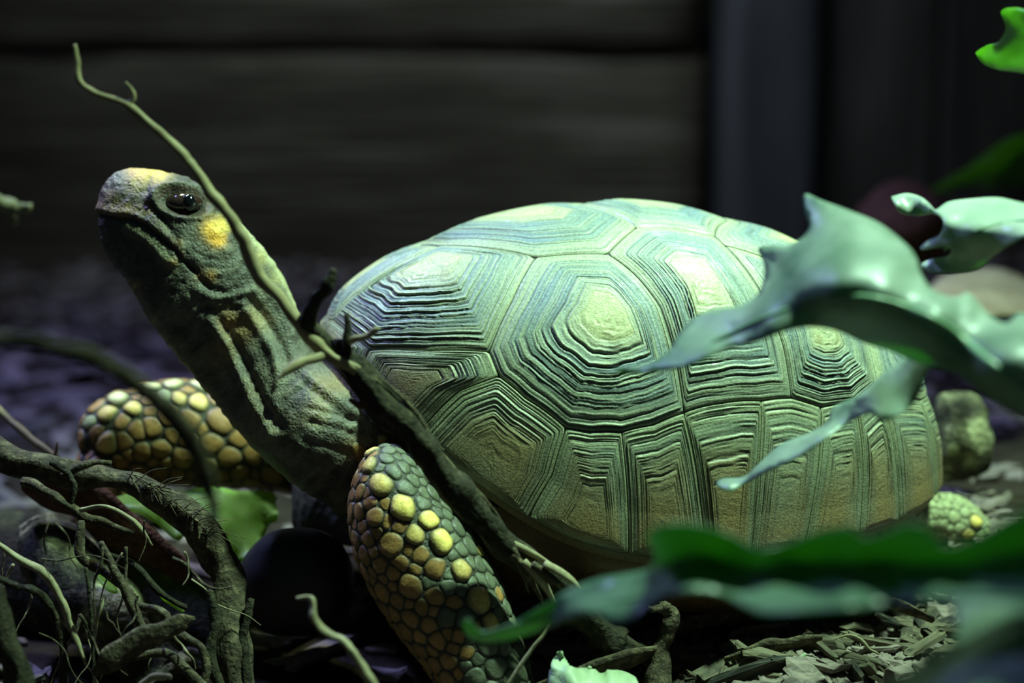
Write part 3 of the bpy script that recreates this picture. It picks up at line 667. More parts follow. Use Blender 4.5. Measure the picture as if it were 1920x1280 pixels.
def blade(name, outline, ctrl, mat, parent=None, thick=0.0007, step=11, ripple=0.0, rl=45, seed=0, midrib=None, ribr=0.002, smooth_n=5, edge_rag=0.0, fold=0.0):
    o = catmull(list(outline) + [outline[0]], smooth_n)[:-1]
    if edge_rag: o = o + edge_rag * np.stack([vnoise(np.arange(len(o)) * 0.9 + seed), vnoise(np.arange(len(o)) * 0.9 + 50 + seed)], -1)
    x0, y0 = o.min(0); x1, y1 = o.max(0); I = []
    for gx_ in np.arange(x0, x1, step):
        for gy_ in np.arange(y0, y1, step):
            I.append((gx_ + RNG.uniform(-2, 2), gy_ + RNG.uniform(-2, 2)))
    I = np.array(I); d_, _ = poly_dist(I[:, 0], I[:, 1], np.vstack([o, o[:1]])); I = I[d_ > step * 0.45]
    pts2 = [Vector(p) for p in np.vstack([o, I])]; n = len(o)
    vs, es, fs, *_ = delaunay_2d_cdt(pts2, [(i, (i + 1) % n) for i in range(n)], [], 1, 1e-5)
    v2 = np.array([tuple(v) for v in vs]); fs = [f for f in fs]
    d = tps(ctrl)(v2[:, 0], v2[:, 1])
    db, pos = poly_dist(v2[:, 0], v2[:, 1], np.vstack([o, o[:1]]))
    if ripple: d = d + ripple * np.exp(-db / 30) * np.sin(pos * 2 * np.pi * (len(outline) * 12 / rl) + seed) + 0.5 * ripple * vnoise(v2[:, 0] / rl + seed, v2[:, 1] / rl)
    if midrib is not None and fold: 
        dr, _ = poly_dist(v2[:, 0], v2[:, 1], midrib); d = d + fold * np.clip(1 - dr / 60, 0, 1)
    W = np.array([pt(a, b, c_) for (a, b), c_ in zip(v2, d)])
    b_ = obj(name, W, fs, mat, parent)
    # consistent winding, then real thickness
    bm = bmesh.new(); bm.from_mesh(b_.data); bmesh.ops.recalc_face_normals(bm, faces=bm.faces)
    bmesh.ops.solidify(bm, geom=list(bm.faces), thickness=thick); 
    for f in bm.faces: f.smooth = True
    bm.to_mesh(b_.data); bm.free()
    if midrib is not None:
        mr = catmull(midrib, 6); dd = tps(ctrl)(mr[:, 0], mr[:, 1]) + fold - 0.0006
        path = [pt(a, b, c_) for (a, b), c_ in zip(mr, dd)]; rr_ = np.linspace(ribr, ribr * 0.3, len(path))
        V, Fc = sweep(path, rr_, 8); obj('midrib', V, Fc, M['rib'], b_)
    return b_

def sweep(path, radii, seg=12, rough=0.0, rs=1.0, seed=0, flat=1.0, cap=True):
    P = np.asarray(path, float); m = len(P); T = np.gradient(P, axis=0); T /= np.linalg.norm(T, axis=1, keepdims=True) + 1e-12
    a = np.cross(T[0], (0.1, 0.9, 0.3)); a /= np.linalg.norm(a); V = []
    for i in range(m):
        a = a - (a @ T[i]) * T[i]; a /= np.linalg.norm(a); b = np.cross(T[i], a)
        for k in range(seg):
            q = 2 * math.pi * k / seg; f = 1.0
            if rough:
                p = P[i] * rs; f += rough * float(vnoise(np.array(math.cos(q) * 2.2 + seed), np.array(math.sin(q) * 2.2), np.array(i * 0.16 + seed))) + 0.6 * rough * float(vnoise(np.array(q * 2.4 + seed * 7), np.array(i * 0.12), np.array(3.0 + seed)))
            V.append(P[i] + radii[i] * f * (a * math.cos(q) + b * flat * math.sin(q)))
    Fc = [(i * seg + j, i * seg + (j + 1) % seg, (i + 1) * seg + (j + 1) % seg, (i + 1) * seg + j) for i in range(m - 1) for j in range(seg)]
    if cap:
        V.append(P[0] - T[0] * radii[0] * 0.4); V.append(P[-1] + T[-1] * radii[-1] * 0.4); n = m * seg
        Fc += [(n, (j + 1) % seg, j) for j in range(seg)] + [(n + 1, (m - 1) * seg + j, (m - 1) * seg + (j + 1) % seg) for j in range(seg)]
    return np.array(V), Fc

plant = empty('broadleaf_plant', pt(2110, 1450, 0.70) * np.array([1, 1, 0]) + np.array([0, 0, 0.04]))
tag(plant, 'broad-leaved plant with blue-green lobed leaves hanging before the shell', 'plant')
leafA = blade('leaf', [(1152, 690), (1180, 701), (1232, 697), (1300, 684), (1360, 655), (1420, 641), (1470, 622), (1520, 612), (1570, 618), (1620, 640), (1670, 656), (1715, 676), (1765, 690), (1800, 702), (1835, 728), (1875, 757), (1920, 778), (2000, 815),
  (2040, 720), (1990, 640), (1920, 590), (1885, 609), (1850, 588), (1816, 552), (1790, 560), (1752, 548), (1728, 520), (1718, 488), (1700, 462), (1650, 422), (1590, 396), (1545, 379), (1511, 365), (1509, 395), (1519, 425), (1505, 448), (1475, 463), (1450, 461), (1424, 466), (1435, 500), (1431, 535), (1415, 560), (1385, 575), (1335, 583), (1300, 600), (1272, 630), (1252, 662), (1212, 683)],
  [(1152, 690, .748), (1240, 690, .735), (1290, 610, .752), (1330, 660, .722), (1400, 578, .738), (1424, 466, .775), (1440, 600, .708), (1511, 366, .760), (1530, 440, .735), (1560, 565, .692), (1560, 618, .725), (1650, 430, .728), (1650, 560, .680), (1660, 655, .722), (1720, 520, .705), (1750, 595, .668), (1770, 690, .690), (1850, 590, .690), (1870, 680, .645), (1880, 760, .668), (2000, 780, .622), (2000, 650, .65)],
  M['leaf'], plant, ripple=0.004, rl=60, seed=2, midrib=[(2030, 800), (1870, 690), (1760, 604), (1640, 560), (1540, 562), (1430, 598), (1320, 650), (1240, 690)], ribr=0.0022, fold=0.004)
tag(leafA, label='large lobed leaf covering the rear of the shell')
blade('leaf_lobe', [(1765, 664), (1742, 694), (1722, 745), (1692, 776), (1655, 790), (1632, 776), (1592, 792), (1556, 818), (1500, 856), (1440, 884), (1400, 906), (1370, 921), (1344, 911), (1354, 899), (1396, 895), (1428, 868), (1466, 834), (1522, 812), (1552, 792), (1563, 766), (1600, 747), (1622, 733), (1660, 700), (1700, 672), (1735, 652)],
  [(1750, 655, .705), (1765, 690, .685), (1640, 700, .755), (1700, 770, .712), (1600, 748, .775), (1640, 788, .728), (1540, 808, .770), (1556, 820, .755), (1470, 835, .79), (1480, 868, .765), (1400, 905, .78), (1345, 911, .80)], M['leaf'], leafA, ripple=0.006, rl=50, seed=5)
leafB = blade('leaf', [(1671, 368), (1702, 362), (1732, 372), (1752, 393), (1778, 378), (1822, 372), (1872, 370), (1920, 380), (2040, 400), (2040, 470), (1935, 442), (1895, 458), (1862, 482), (1832, 506), (1790, 513), (1750, 510), (1727, 497), (1745, 486), (1780, 480), (1778, 464), (1727, 467), (1737, 452), (1762, 440), (1769, 412), (1753, 400), (1722, 403), (1692, 399), (1680, 384)],
  [(1671, 368, .800), (1720, 385, .80), (1760, 400, .785), (1820, 374, .79), (1830, 430, .765), (1740, 498, .79), (1840, 500, .785), (1920, 385, .77), (1930, 440, .745), (2040, 430, .72)], M['leaf_pale'], plant, ripple=0.004, rl=50, seed=8, midrib=[(2040, 430), (1930, 415), (1840, 430), (1770, 470)], ribr=0.0015)
tag(leafB, label='pale green leaf curling beside the large leaf')
leafF = blade('leaf', [(1829, 100), (1848, 86), (1871, 79), (1886, 52), (1877, 22), (1900, 14), (1932, 20), (2040, 40), (2040, 170), (1925, 139), (1872, 131), (1842, 119)],
  [(1829, 100, .82), (1880, 25, .80), (1900, 80, .79), (1900, 138, .80), (2040, 60, .75), (2040, 160, .76)], M['leaf_bright'], plant, ripple=0.003, rl=50, seed=3)
tag(leafF, label='small fresh green leaf tip')
leafD = blade('leaf', [(868, 1163), (874, 1186), (905, 1202), (960, 1196), (1020, 1180), (1070, 1161), (1108, 1150), (1150, 1166), (1185, 1162), (1215, 1140), (1250, 1118), (1300, 1109), (1350, 1115), (1390, 1134), (1430, 1151), (1480, 1150), (1530, 1146), (1600, 1141), (1680, 1131), (1760, 1125), (1900, 1130), (2040, 1150),
  (2040, 920), (1905, 962), (1862, 985), (1832, 1002), (1800, 1016), (1768, 1020), (1740, 986), (1700, 979), (1660, 996), (1622, 1006), (1592, 986), (1560, 989), (1520, 1001), (1460, 1021), (1420, 1026), (1370, 1001), (1320, 985), (1270, 979), (1232, 985), (1214, 1006), (1230, 1038), (1220, 1065), (1180, 1076), (1120, 1086), (1060, 1110), (1000, 1146), (950, 1172), (902, 1182), (880, 1160)],
  [(868, 1163, .700), (885, 1195, .708), (960, 1160, .674), (980, 1195, .698), (1080, 1105, .672), (1108, 1148, .640), (1190, 1078, .655), (1200, 1100, .636), (1190, 1162, .600), (1225, 1000, .608), (1300, 1109, .592), (1330, 988, .596), (1340, 1045, .628), (1420, 1027, .594), (1440, 1150, .560), (1500, 1050, .610), (1560, 990, .572), (1600, 1140, .545), (1660, 1042, .594), (1700, 980, .550), (1770, 1018, .552), (1780, 1050, .578), (1780, 1125, .525), (1900, 965, .520), (1920, 1020, .552), (1920, 1130, .505), (2040, 930, .50), (2040, 1040, .525), (2040, 1150, .485)],
  M['leaf_deep'], plant, ripple=0.005, rl=60, seed=4, midrib=[(2040, 1040), (1780, 1078), (1600, 1085), (1400, 1088), (1200, 1120), (1060, 1145), (900, 1190)], ribr=0.0022, fold=0.003)
tag(leafD, label='long horizontal leaf with a curled light green tip')
leafE = blade('leaf', [(1800, 1085), (1788, 1120), (1786, 1150), (1792, 1188), (1770, 1216), (1732, 1216), (1726, 1240), (1690, 1266), (1650, 1300), (1680, 1400), (1900, 1420), (2040, 1400), (2040, 1040), (1900, 1050)],
  [(1800, 1085, .60), (1790, 1190, .570), (1700, 1260, .56), (1660, 1340, .545), (1850, 1300, .50), (1850, 1200, .54), (1900, 1070, .585), (2040, 1050, .56), (2040, 1400, .47)], M['leaf'], plant, ripple=0.005, rl=60, seed=6, midrib=[(2040, 1120), (1900, 1200), (1780, 1290), (1700, 1370)], ribr=0.002)
tag(leafE, label='dark leaf filling the lower corner')
base = WORLD0[plant.name]; stem = [base - np.array([0, 0, 0.01]), base + np.array([0.002, 0, .1]), base + np.array([-.004, 0.01, .22]), base + np.array([-.006, .012, .34]), base + np.array([-.01, .02, .44])]
sp = catmull(stem, 8); V, Fc = sweep(sp, np.linspace(.008, .005, len(sp)), 12, 0.06); obj('stem', V, Fc, M['rib'], plant)
for k, (a, b, c_, t_) in enumerate([(2030, 800, .622, .62), (2040, 430, .72, .80), (2040, 100, .755, .95), (2040, 1040, .525, .40), (2040, 1120, .545, .28)]):
    e_ = pt(a, b, c_); s_ = sp[int(t_ * (len(sp) - 1))]; mid_ = (s_ + e_) / 2 + np.array([0.004, 0, .012])
    pp = catmull([s_, mid_, e_], 8); V, Fc = sweep(pp, np.linspace(.003, .0022, len(pp)), 8); obj('petiole', V, Fc, M['rib'], plant)

# ------------------------------------------------------------------ branches, roots and litter
M['bark'] = mat_noise('root_bark', [(0.28, (0.022, 0.018, 0.011)), (0.5, (0.065, 0.05, 0.032)), (0.75, (0.22, 0.18, 0.105))], 190, 0.85, 0.2, 1.0, 0.0016, (1, 1, 1), bscale=420)
M['bark_dark'] = mat_noise('dark_bark', [(0.3, (0.010, 0.009, 0.006)), (0.58, (0.04, 0.034, 0.02)), (0.8, (0.14, 0.12, 0.06))], 170, 0.85, 0.2, 1.0, 0.002, bscale=380)
M['bark_red'] = mat_noise('red_bark', [(0.3, (0.05, 0.022, 0.012)), (0.7, (0.17, 0.075, 0.04))], 160, 0.85, 0.2, 1.0, 0.002, bscale=360)
M['lichen'] = mat_noise('lichen_bark', [(0.42, (0.018, 0.015, 0.010)), (0.52, (0.10, 0.09, 0.05)), (0.60, (0.38, 0.36, 0.20))], 34, 0.85, 0.2, 1.0, 0.0022, detail=7, bscale=260)
M['root_pale'] = mat_noise('pale_root', [(0.3, (0.16, 0.13, 0.07)), (0.7, (0.38, 0.33, 0.20))], 90, 0.7, 0.3, 0.6, 0.0008)
M['stem_yellow'] = mat_noise('yellow_stem', [(0.3, (0.17, 0.135, 0.065)), (0.7, (0.36, 0.29, 0.155))], 90, 0.6, 0.3, 0.3, 0.0005)
M['fibre'] = mat_noise('bark_fibre', [(0.3, (0.06, 0.045, 0.025)), (0.7, (0.22, 0.17, 0.10))], 200, 0.85, 0.2)

def stick(name, path, mat, parent=None, n=7, seg=12, rough=0.16, seed=None, flat=1.0):
    seed = len(WORLD0) * 1.37 if seed is None else seed
    c = catmull([(x, y, d, r) for x, y, d, r in path], n); m_ = np.arange(len(c)); jr = np.minimum(c[:, 3], 11); c[:, 0] += 0.45 * jr * vnoise(m_ * 0.16 + seed) + 0.12 * jr * vnoise(m_ * 0.5 + seed); c[:, 1] += 0.45 * jr * vnoise(m_ * 0.16 + seed + 40); c[:, 3] *= 1 + 0.14 * vnoise(m_ * 0.22 + seed + 80); P = np.array([pt(x, y, d) for x, y, d, r in c]); rad_ = np.maximum(c[:, 3], 0.3) * c[:, 2] / F
    V, Fc = sweep(P, rad_, seg, rough, 1, seed, flat); return obj(name, V, Fc, mat, parent)

mb = stick('branch', [(632, 640, .800, 13), (668, 692, .802, 24), (705, 740, .804, 28), (760, 795, .807, 28), (800, 852, .811, 27), (840, 905, .815, 28), (890, 958, .822, 27), (935, 1005, .830, 26), (985, 1048, .840, 24), (1050, 1105, .852, 26), (1110, 1165, .863, 34), (1150, 1205, .868, 40), (1185, 1232, .871, 38)], M['bark_dark'], n=9, seg=20, rough=0.24)
tag(mb, 'dark gnarled branch leaning across the tortoise between neck and foreleg', 'branch')
stick('twig', [(140, 84, .780, 4), (147, 125, .780, 5.5), (152, 155, .780, 6.5), (178, 176, .780, 6.5), (240, 199, .782, 7.5), (290, 240, .783, 8), (338, 280, .784, 8.5), (368, 325, .785, 10), (415, 380, .786, 11), (448, 430, .788, 13), (466, 485, .79, 14), (500, 535, .792, 13), (550, 595, .795, 12), (600, 650, .797, 13), (668, 700, .80, 14)], M['stem_yellow'], mb, n=10, rough=0.16)
stick('twig', [(243, 197, .782, 5), (252, 183, .782, 5), (247, 168, .781, 4), (236, 156, .78, 3)], M['stem_yellow'], mb)
stick('side_branch', [(640, 668, .802, 14), (605, 640, .80, 16), (582, 610, .795, 17), (592, 570, .79, 15), (612, 535, .787, 13), (628, 508, .785, 8)], M['bark_dark'], mb)
stick('side_branch', [(664, 700, .80, 10), (655, 655, .798, 9), (654, 615, .797, 8), (649, 588, .797, 5)], M['bark_dark'], mb)
stick('side_branch', [(655, 645, .798, 7), (672, 635, .794, 8), (700, 622, .79, 7), (712, 616, .788, 3)], M['stem_yellow'], mb)
stick('side_branch', [(610, 660, .797, 10), (575, 677, .79, 10), (545, 692, .786, 9), (522, 708, .784, 4)], M['stem_yellow'], mb)
stick('side_branch', [(700, 740, .802, 8), (680, 760, .80, 8), (655, 748, .798, 5)], M['bark_red'], mb)
for q, (a, b) in enumerate([((930, 1005), (1062, 1080)), ((960, 1040), (1020, 1130)), ((985, 1050), (1045, 1140)), ((1000, 1055), (1085, 1140)), ((1020, 1060), (1100, 1120)), ((960, 1030), (990, 1110))]):
    stick('splinter', [(a[0], a[1], .827, 8), ((a[0] + b[0]) / 2 + 4, (a[1] + b[1]) / 2 - 5, .832, 7), (b[0], b[1], .84, 2)], M['bark'] if q % 2 else M['root_pale'], mb, n=5, seg=7, rough=0.3)
for q, pth in enumerate([[(700, 715), (760, 770), (800, 830), (830, 880)], [(815, 850), (850, 895), (900, 945), (935, 990)], [(838, 880), (885, 928), (915, 962)]]):
    stick('bark_ridge', [(x + 8, y - 8, .797 + .00013 * (x - 700), 6 if 0 < i < len(pth) - 1 else 2) for i, (x, y) in enumerate(pth)], M['bark'], mb, n=7, seg=7, rough=0.35)

def root(name, label, path, mat, cat='root', n=9, seg=10, rough=0.26, flat=1.0, group=None):
    return tag(stick(name, path, mat, n=n, seg=seg, rough=rough, flat=flat), label, cat, group)

root('root_branch', 'blurred bare branch arching in the foreground over the far foreleg', [(-60, 640, .58, 15), (60, 645, .58, 16), (140, 660, .58, 18), (210, 690, .585, 19), (280, 740, .59, 20), (335, 790, .595, 21), (365, 845, .60, 20), (390, 905, .61, 16), (398, 960, .62, 10), (400, 1010, .63, 5)], M['bark'], 'branch')
fr = root('frayed_branch', 'frayed branch sloping down beside the cut lettuce leaf', [(-30, 840, .905, 34), (40, 868, .90, 30), (120, 884, .895, 24), (200, 897, .893, 20), (260, 912, .892, 22), (320, 945, .892, 27), (375, 990, .893, 30), (412, 1045, .895, 33), (430, 1110, .892, 34), (432, 1180, .885, 34), (440, 1260, .88, 36), (448, 1360, .875, 38)], M['bark'], 'branch', n=8, seg=16, rough=0.2)
FV = []; FF = []
for q in range(46):
    s = RNG.uniform(0, 1); x = 235 + 160 * s; y = 893 + 115 * s ** 1.3; ang_ = R(RNG.uniform(-30, 62)); L_ = RNG.uniform(28, 75)
    pth = np.array([pt(x, y + RNG.uniform(-14, 14), .886), pt(x + L_ * .5 * math.cos(ang_), y + L_ * .5 * math.sin(ang_) - 5, .881), pt(x + L_ * math.cos(ang_), y + L_ * math.sin(ang_), .884 + RNG.uniform(-.01, .008))])
    pc = catmull(pth, 4); V, Fc = sweep(pc, np.linspace(.00042, .00012, len(pc)), 5); FF += [tuple(i + sum(map(len, FV)) for i in f) for f in Fc]; FV.append(V)
tag(obj('frayed_fibres', np.concatenate(FV), FF, M['fibre'], fr), kind='stuff')
stick('side_twig', [(118, 890, .888, 7), (150, 878, .884, 7), (178, 868, .884, 6), (208, 866, .884, 4)], M['bark'], fr)
stick('side_twig', [(100, 868, .885, 7), (128, 890, .882, 7), (140, 915, .88, 6), (134, 945, .88, 4)], M['bark_dark'], fr)
lg = root('mossy_log', 'short fallen log with patches of pale lichen among the roots', [(70, 985, .955, 40), (90, 1020, .948, 54), (130, 1070, .938, 66), (185, 1130, .925, 70), (240, 1190, .92, 70), (290, 1250, .915, 66), (310, 1275, .913, 56)], M['lichen'], 'log', n=8, seg=26, rough=0.13)
root('dark_filler_log', 'dark filler log added as shade under the tangle of roots', [(-80, 1040, 1.03, 85), (60, 1075, 1.015, 100), (200, 1125, 1.0, 108), (350, 1195, .99, 108), (470, 1270, .985, 98), (520, 1310, .98, 70)], M['bark_dark'], 'log', n=8, seg=24, rough=0.12)  # added dark bulk standing in for the shade behind the roots
root('bark_slab', 'slab of reddish brown bark behind the thin roots', [(60, 890, .935, 40), (140, 930, .93, 48), (220, 985, .93, 48), (300, 1040, .93, 40), (350, 1080, .93, 20)], M['bark_red'], 'bark', seg=16, rough=0.2, flat=0.45)
root('thin_root', 'thin grey root lying along the reddish bark slab', [(40, 905, .885, 9), (85, 918, .882, 10), (125, 945, .88, 9), (160, 968, .88, 9), (205, 985, .882, 7), (250, 998, .885, 4)], M['bark'])
root('thin_root', 'hair-thin pale rootlet curving over the reddish bark slab', [(150, 955, .876, 4), (195, 949, .874, 4), (240, 968, .874, 4.5), (262, 990, .876, 4), (285, 1022, .88, 2)], M['root_pale'])
root('thin_root', 'brown root winding down from the bark slab to the frame edge', [(150, 978, .868, 9), (147, 1020, .866, 10), (160, 1052, .865, 10), (205, 1078, .864, 9), (240, 1105, .863, 9), (258, 1132, .862, 9), (305, 1146, .862, 10), (325, 1178, .862, 9), (372, 1212, .862, 8), (388, 1245, .862, 8), (382, 1290, .862, 7), (390, 1330, .862, 7)], M['bark'])
root('thin_root', 'pale root snaking over the lichen log from the frame edge', [(-20, 1005, .85, 6), (35, 1048, .85, 7), (85, 1076, .85, 8), (112, 1112, .85, 7), (128, 1160, .85, 7), (142, 1192, .85, 6), (160, 1235, .85, 4)], M['root_pale'])
root('thin_root', 'violet-tinged root below the pale snaking root', [(-20, 1078, .845, 5), (30, 1098, .845, 7), (62, 1104, .846, 8), (88, 1130, .848, 9), (112, 1175, .85, 9), (122, 1230, .852, 8), (118, 1300, .855, 7)], M['bark_dark'])
root('root_stick', 'straight slim stick leaning on the lichen log', [(188, 1015, .862, 5), (215, 1062, .86, 8), (240, 1120, .858, 9), (275, 1190, .856, 9)], M['bark'], 'stick', rough=0.1)
root('dry_stalk', 'thread-thin upright dry stem before the lichen log', [(163, 1064, .852, 4), (168, 1120, .85, 4), (174, 1200, .85, 4), (178, 1290, .85, 4)], M['bark_dark'], 'stem', rough=0.05)
root('wood_splinter', 'flat grey wood splinter lying on top of the roots', [(175, 1262, .83, 10), (215, 1232, .83, 24), (275, 1200, .832, 26), (325, 1176, .834, 20), (366, 1160, .836, 4)], M['bark'], 'wood', seg=14, rough=0.25, flat=0.5)
root('upright_root', 'thick upright root rising at the lower frame corner', [(-25, 1100, .80, 30), (0, 1170, .80, 30), (25, 1240, .80, 26), (40, 1340, .80, 30)], M['bark_dark'], 'root', seg=14)
root('thin_root', 'short forked root under the grey wood splinter', [(255, 1235, .84, 8), (300, 1225, .842, 9), (345, 1255, .845, 9), (400, 1300, .85, 8)], M['bark'])
root('thin_root', 'pale root tip curling below the wood splinter', [(255, 1290, .82, 5), (285, 1272, .82, 7), (312, 1266, .82, 6), (322, 1274, .82, 3)], M['root_pale'])
root('thin_root', 'bundle-like hanging root against the frayed branch', [(395, 1110, .872, 8), (405, 1160, .87, 10), (398, 1215, .868, 10), (410, 1300, .866, 9)], M['bark_dark'])
root('thin_root', 'dark hanging root in the shadow beside the smooth stone', [(470, 1120, .88, 6), (462, 1170, .878, 8), (455, 1230, .876, 9), (462, 1310, .874, 9)], M['bark_dark'])
root('thin_root', 'rootlet rising between the lichen log and the frayed branch', [(200, 1040, .884, 6), (250, 1060, .88, 6), (300, 1110, .878, 6), (350, 1140, .878, 5)], M['bark_dark'])
root('pale_root', 'blurred pale root bending down before the shadowed foreleg', [(555, 1122, .772, 3), (582, 1120, .77, 5), (588, 1150, .768, 7), (605, 1178, .766, 7), (640, 1198, .764, 7), (665, 1230, .762, 8), (690, 1270, .76, 9), (720, 1330, .758, 10)], M['root_pale'])
root('dry_stalk', 'yellow dry stem slanting behind the frayed branch', [(-30, 745, .98, 6), (20, 790, .975, 7), (65, 825, .97, 7), (110, 858, .965, 5)], M['stem_yellow'], 'stem')
root('grass_blade', 'short yellow grass blade standing behind the frayed branch', [(96, 880, .945, 4), (103, 855, .945, 5), (108, 828, .945, 1.5)], M['stem_yellow'], 'grass', flat=0.3)
root('dry_stalk', 'fine straw crossing below the near foreleg', [(1045, 1150, .822, 2.5), (1015, 1195, .822, 3), (985, 1235, .822, 3.5), (940, 1300, .822, 4)], M['root_pale'], 'stem', rough=0.05)
rr2 = np.random.default_rng(5)
for k in range(24):
    x, y = rr2.uniform(0, 400), rr2.uniform(960, 1230); a = rr2.uniform(0.5, 2.2); L_ = rr2.uniform(60, 170); d0 = rr2.uniform(.84, .875); pth = []; r0 = rr2.uniform(1.8, 4.2)
    for j in range(6):
        pth.append((x, y, d0, r0 * (1 - 0.13 * j))); a += rr2.uniform(-.55, .55); x += math.cos(a) * L_ / 5; y += math.sin(a) * L_ / 5; d0 += rr2.uniform(-.004, .004)
    root('rootlet', 'fine dark rootlet in the tangle over the lichen log', pth, M['bark'] if k % 3 else M['root_pale'], 'root', n=6, seg=6, group='fine rootlets of the tangle')
kn = root('knobby_twig', 'blurred knobby twig end beside the frame edge, level with the snout', [(-90, 350, .735, 14), (-20, 372, .735, 16), (15, 382, .735, 15), (38, 388, .735, 9), (55, 388, .735, 8)], M['root_pale'], 'twig', rough=0.35)
stick('nub', [(15, 388, .735, 8), (26, 402, .735, 8), (26, 420, .735, 4)], M['stem_yellow'], kn)
st_ = root('root_stump', 'upright dark root stub in the bark litter under the long leaf', [(1228, 1290, .858, 30), (1238, 1235, .86, 18), (1250, 1190, .86, 15), (1256, 1150, .86, 14), (1250, 1130, .86, 12)], M['bark'], 'root', rough=0.25)
stick('side_twig', [(1252, 1145, .86, 9), (1232, 1142, .858, 8), (1215, 1140, .856, 5)], M['bark'], st_)

# smooth dark stone in the shadow under the neck
V, Fc = ball((0, 0, 0), 1.0, 48, 32); n_ = V / np.linalg.norm(V, axis=1, keepdims=True)
V = np.sign(V) * np.abs(V) ** 0.8 * np.array([0.031, 0.024, 0.029]) * (1 + 0.05 * vnoise(n_[:, 0] * 1.6, n_[:, 1] * 1.6, n_[:, 2] * 1.6))[:, None]
M['stone'] = mat_noise('dark_stone', [(0.3, (0.010, 0.008, 0.007)), (0.7, (0.028, 0.021, 0.018))], 25, 0.55, 0.4, 0.25, 0.001)
tag(obj('stone', V + pt(556, 1092, .932), Fc, M['stone']), 'smooth dark rounded stone in the shadow below the neck', 'stone')

# lettuce
M['lettuce'] = mat_leaf('lettuce_green', (0.24, 0.42, 0.06), (0.42, 0.60, 0.16), (0.62, 0.92, 0.12), 0.62, 0.45, 45)
M['lettuce_pale'] = mat_leaf('lettuce_white', (0.45, 0.55, 0.36), (0.62, 0.70, 0.50), (0.4, 0.7, 0.25), 0.35, 0.45, 60)
tag(blade('lettuce_leaf', [(200, 935), (262, 925), (300, 938), (332, 921), (388, 914), (440, 918), (512, 922), (518, 948), (524, 972), (500, 990), (486, 1040), (466, 1050), (440, 1046), (400, 1010), (350, 1000), (330, 1010), (270, 965), (215, 950)],
  [(200, 940, .95), (300, 930, .96), (388, 914, .985), (400, 950, .955), (440, 1000, .945), (512, 922, .99), (524, 972, .985), (470, 1055, .935), (350, 1000, .94)], M['lettuce'], ripple=0.006, rl=35, seed=1, edge_rag=4), 'bright green piece of lettuce lying below the far foreleg', 'lettuce')
tag(blade('lettuce_scrap', [(1030, 1262), (1036, 1236), (1047, 1220), (1060, 1232), (1068, 1246), (1092, 1252), (1108, 1250), (1128, 1262), (1142, 1256), (1182, 1262), (1200, 1285), (1205, 1320), (1030, 1330)],
  [(1030, 1262, .835), (1047, 1222, .842), (1080, 1270, .825), (1110, 1252, .842), (1140, 1280, .826), (1182, 1262, .838), (1200, 1320, .82), (1040, 1325, .822)], M['lettuce_pale'], ripple=0.004, rl=22, seed=9, edge_rag=2, step=8), 'crumpled pale lettuce scrap at the foot of the near foreleg', 'lettuce')
tag(blade('lettuce_scrap', [(178, 1075), (196, 1072), (214, 1092), (220, 1110), (200, 1104)], [(178, 1075, .90), (214, 1092, .90), (220, 1110, .895), (200, 1104, .893), (196, 1072, .905)], M['lettuce'], step=6), 'tiny green lettuce scrap on the lichen log', 'lettuce')
tag(blade('lettuce_scrap', [(295, 1110), (320, 1120), (345, 1142), (340, 1146), (312, 1128)], [(295, 1110, .90), (320, 1120, .90), (345, 1142, .895), (340, 1146, .893), (312, 1128, .905)], M['lettuce'], step=6), 'thin green lettuce shred in the shadow beneath the frayed branch', 'lettuce')

# things blurred behind the shell
M['dry_leaf'] = mat_noise('dry_leaf', [(0.3, (0.22, 0.15, 0.10)), (0.7, (0.42, 0.32, 0.22))], 30, 0.7, 0.3, 0.4, 0.003)
tag(blade('dry_leaf', [(1730, 560), (1760, 520), (1800, 505), (1850, 500), (1900, 510), (1960, 545), (1940, 590), (1880, 590), (1820, 600), (1760, 590)], [(1730, 560, 1.22), (1800, 505, 1.27), (1900, 510, 1.28), (1960, 560, 1.24), (1850, 595, 1.17), (1760, 590, 1.18)], M['dry_leaf'], ripple=.006, rl=60, thick=0.001), 'pale dry leaf lying behind the large lobed leaf', 'leaf')
V, Fc = ball((0, 0, 0), 1.0, 28, 18); V = V * np.array([.045, .04, .036]) * (1 + 0.14 * vnoise(V[:, 0] * 2, V[:, 1] * 2, V[:, 2] * 2))[:, None]
tag(obj('wood_lump', V + pt(1700, 425, 1.45), Fc, M['bark_red']), 'blurred brown wood lump behind the tip of the lobed leaf', 'wood')
V, Fc = ball((0, 0, 0), 1.0, 36, 24); V = np.sign(V) * np.abs(V) ** 0.75 * np.array([.019, .019, .027]); V = V * (1 + 0.2 * vnoise(V[:, 0] * 90, V[:, 1] * 90, V[:, 2] * 90))[:, None]
tag(obj('wood_block', V + pt(1802, 820, 1.06), Fc, M['lichen']), 'broken wood block standing behind the hind edge of the shell', 'wood')
fern = empty('background_shrub', pt(1960, 420, 1.5) * np.array([1, 1, 0]) + np.array([0, 0, .06])); tag(fern, 'dim green shrub leaning in far behind the leaves', 'shrub')
for k, (p0, p1, p2) in enumerate([((1990, 300), (1880, 310), (1735, 365)), ((1990, 260), (1900, 280), (1800, 330)), ((1990, 330), (1920, 330), (1830, 350))]):
    cl = catmull([p0, p1, p2], 6); wd = 22 * np.sin(np.linspace(0.3, np.pi, len(cl))) + 1; ol = [tuple(c + (0, -w)) for c, w in zip(cl, wd)] + [tuple(c + (0, w)) for c, w in zip(cl, wd)][::-1]
    blade('leaf', ol[::2], [(*p0, 1.5), (*p1, 1.47), (*p2, 1.52), (p1[0], p1[1] + 30, 1.5)], M['leaf_bright'], fern, step=14, smooth_n=2)
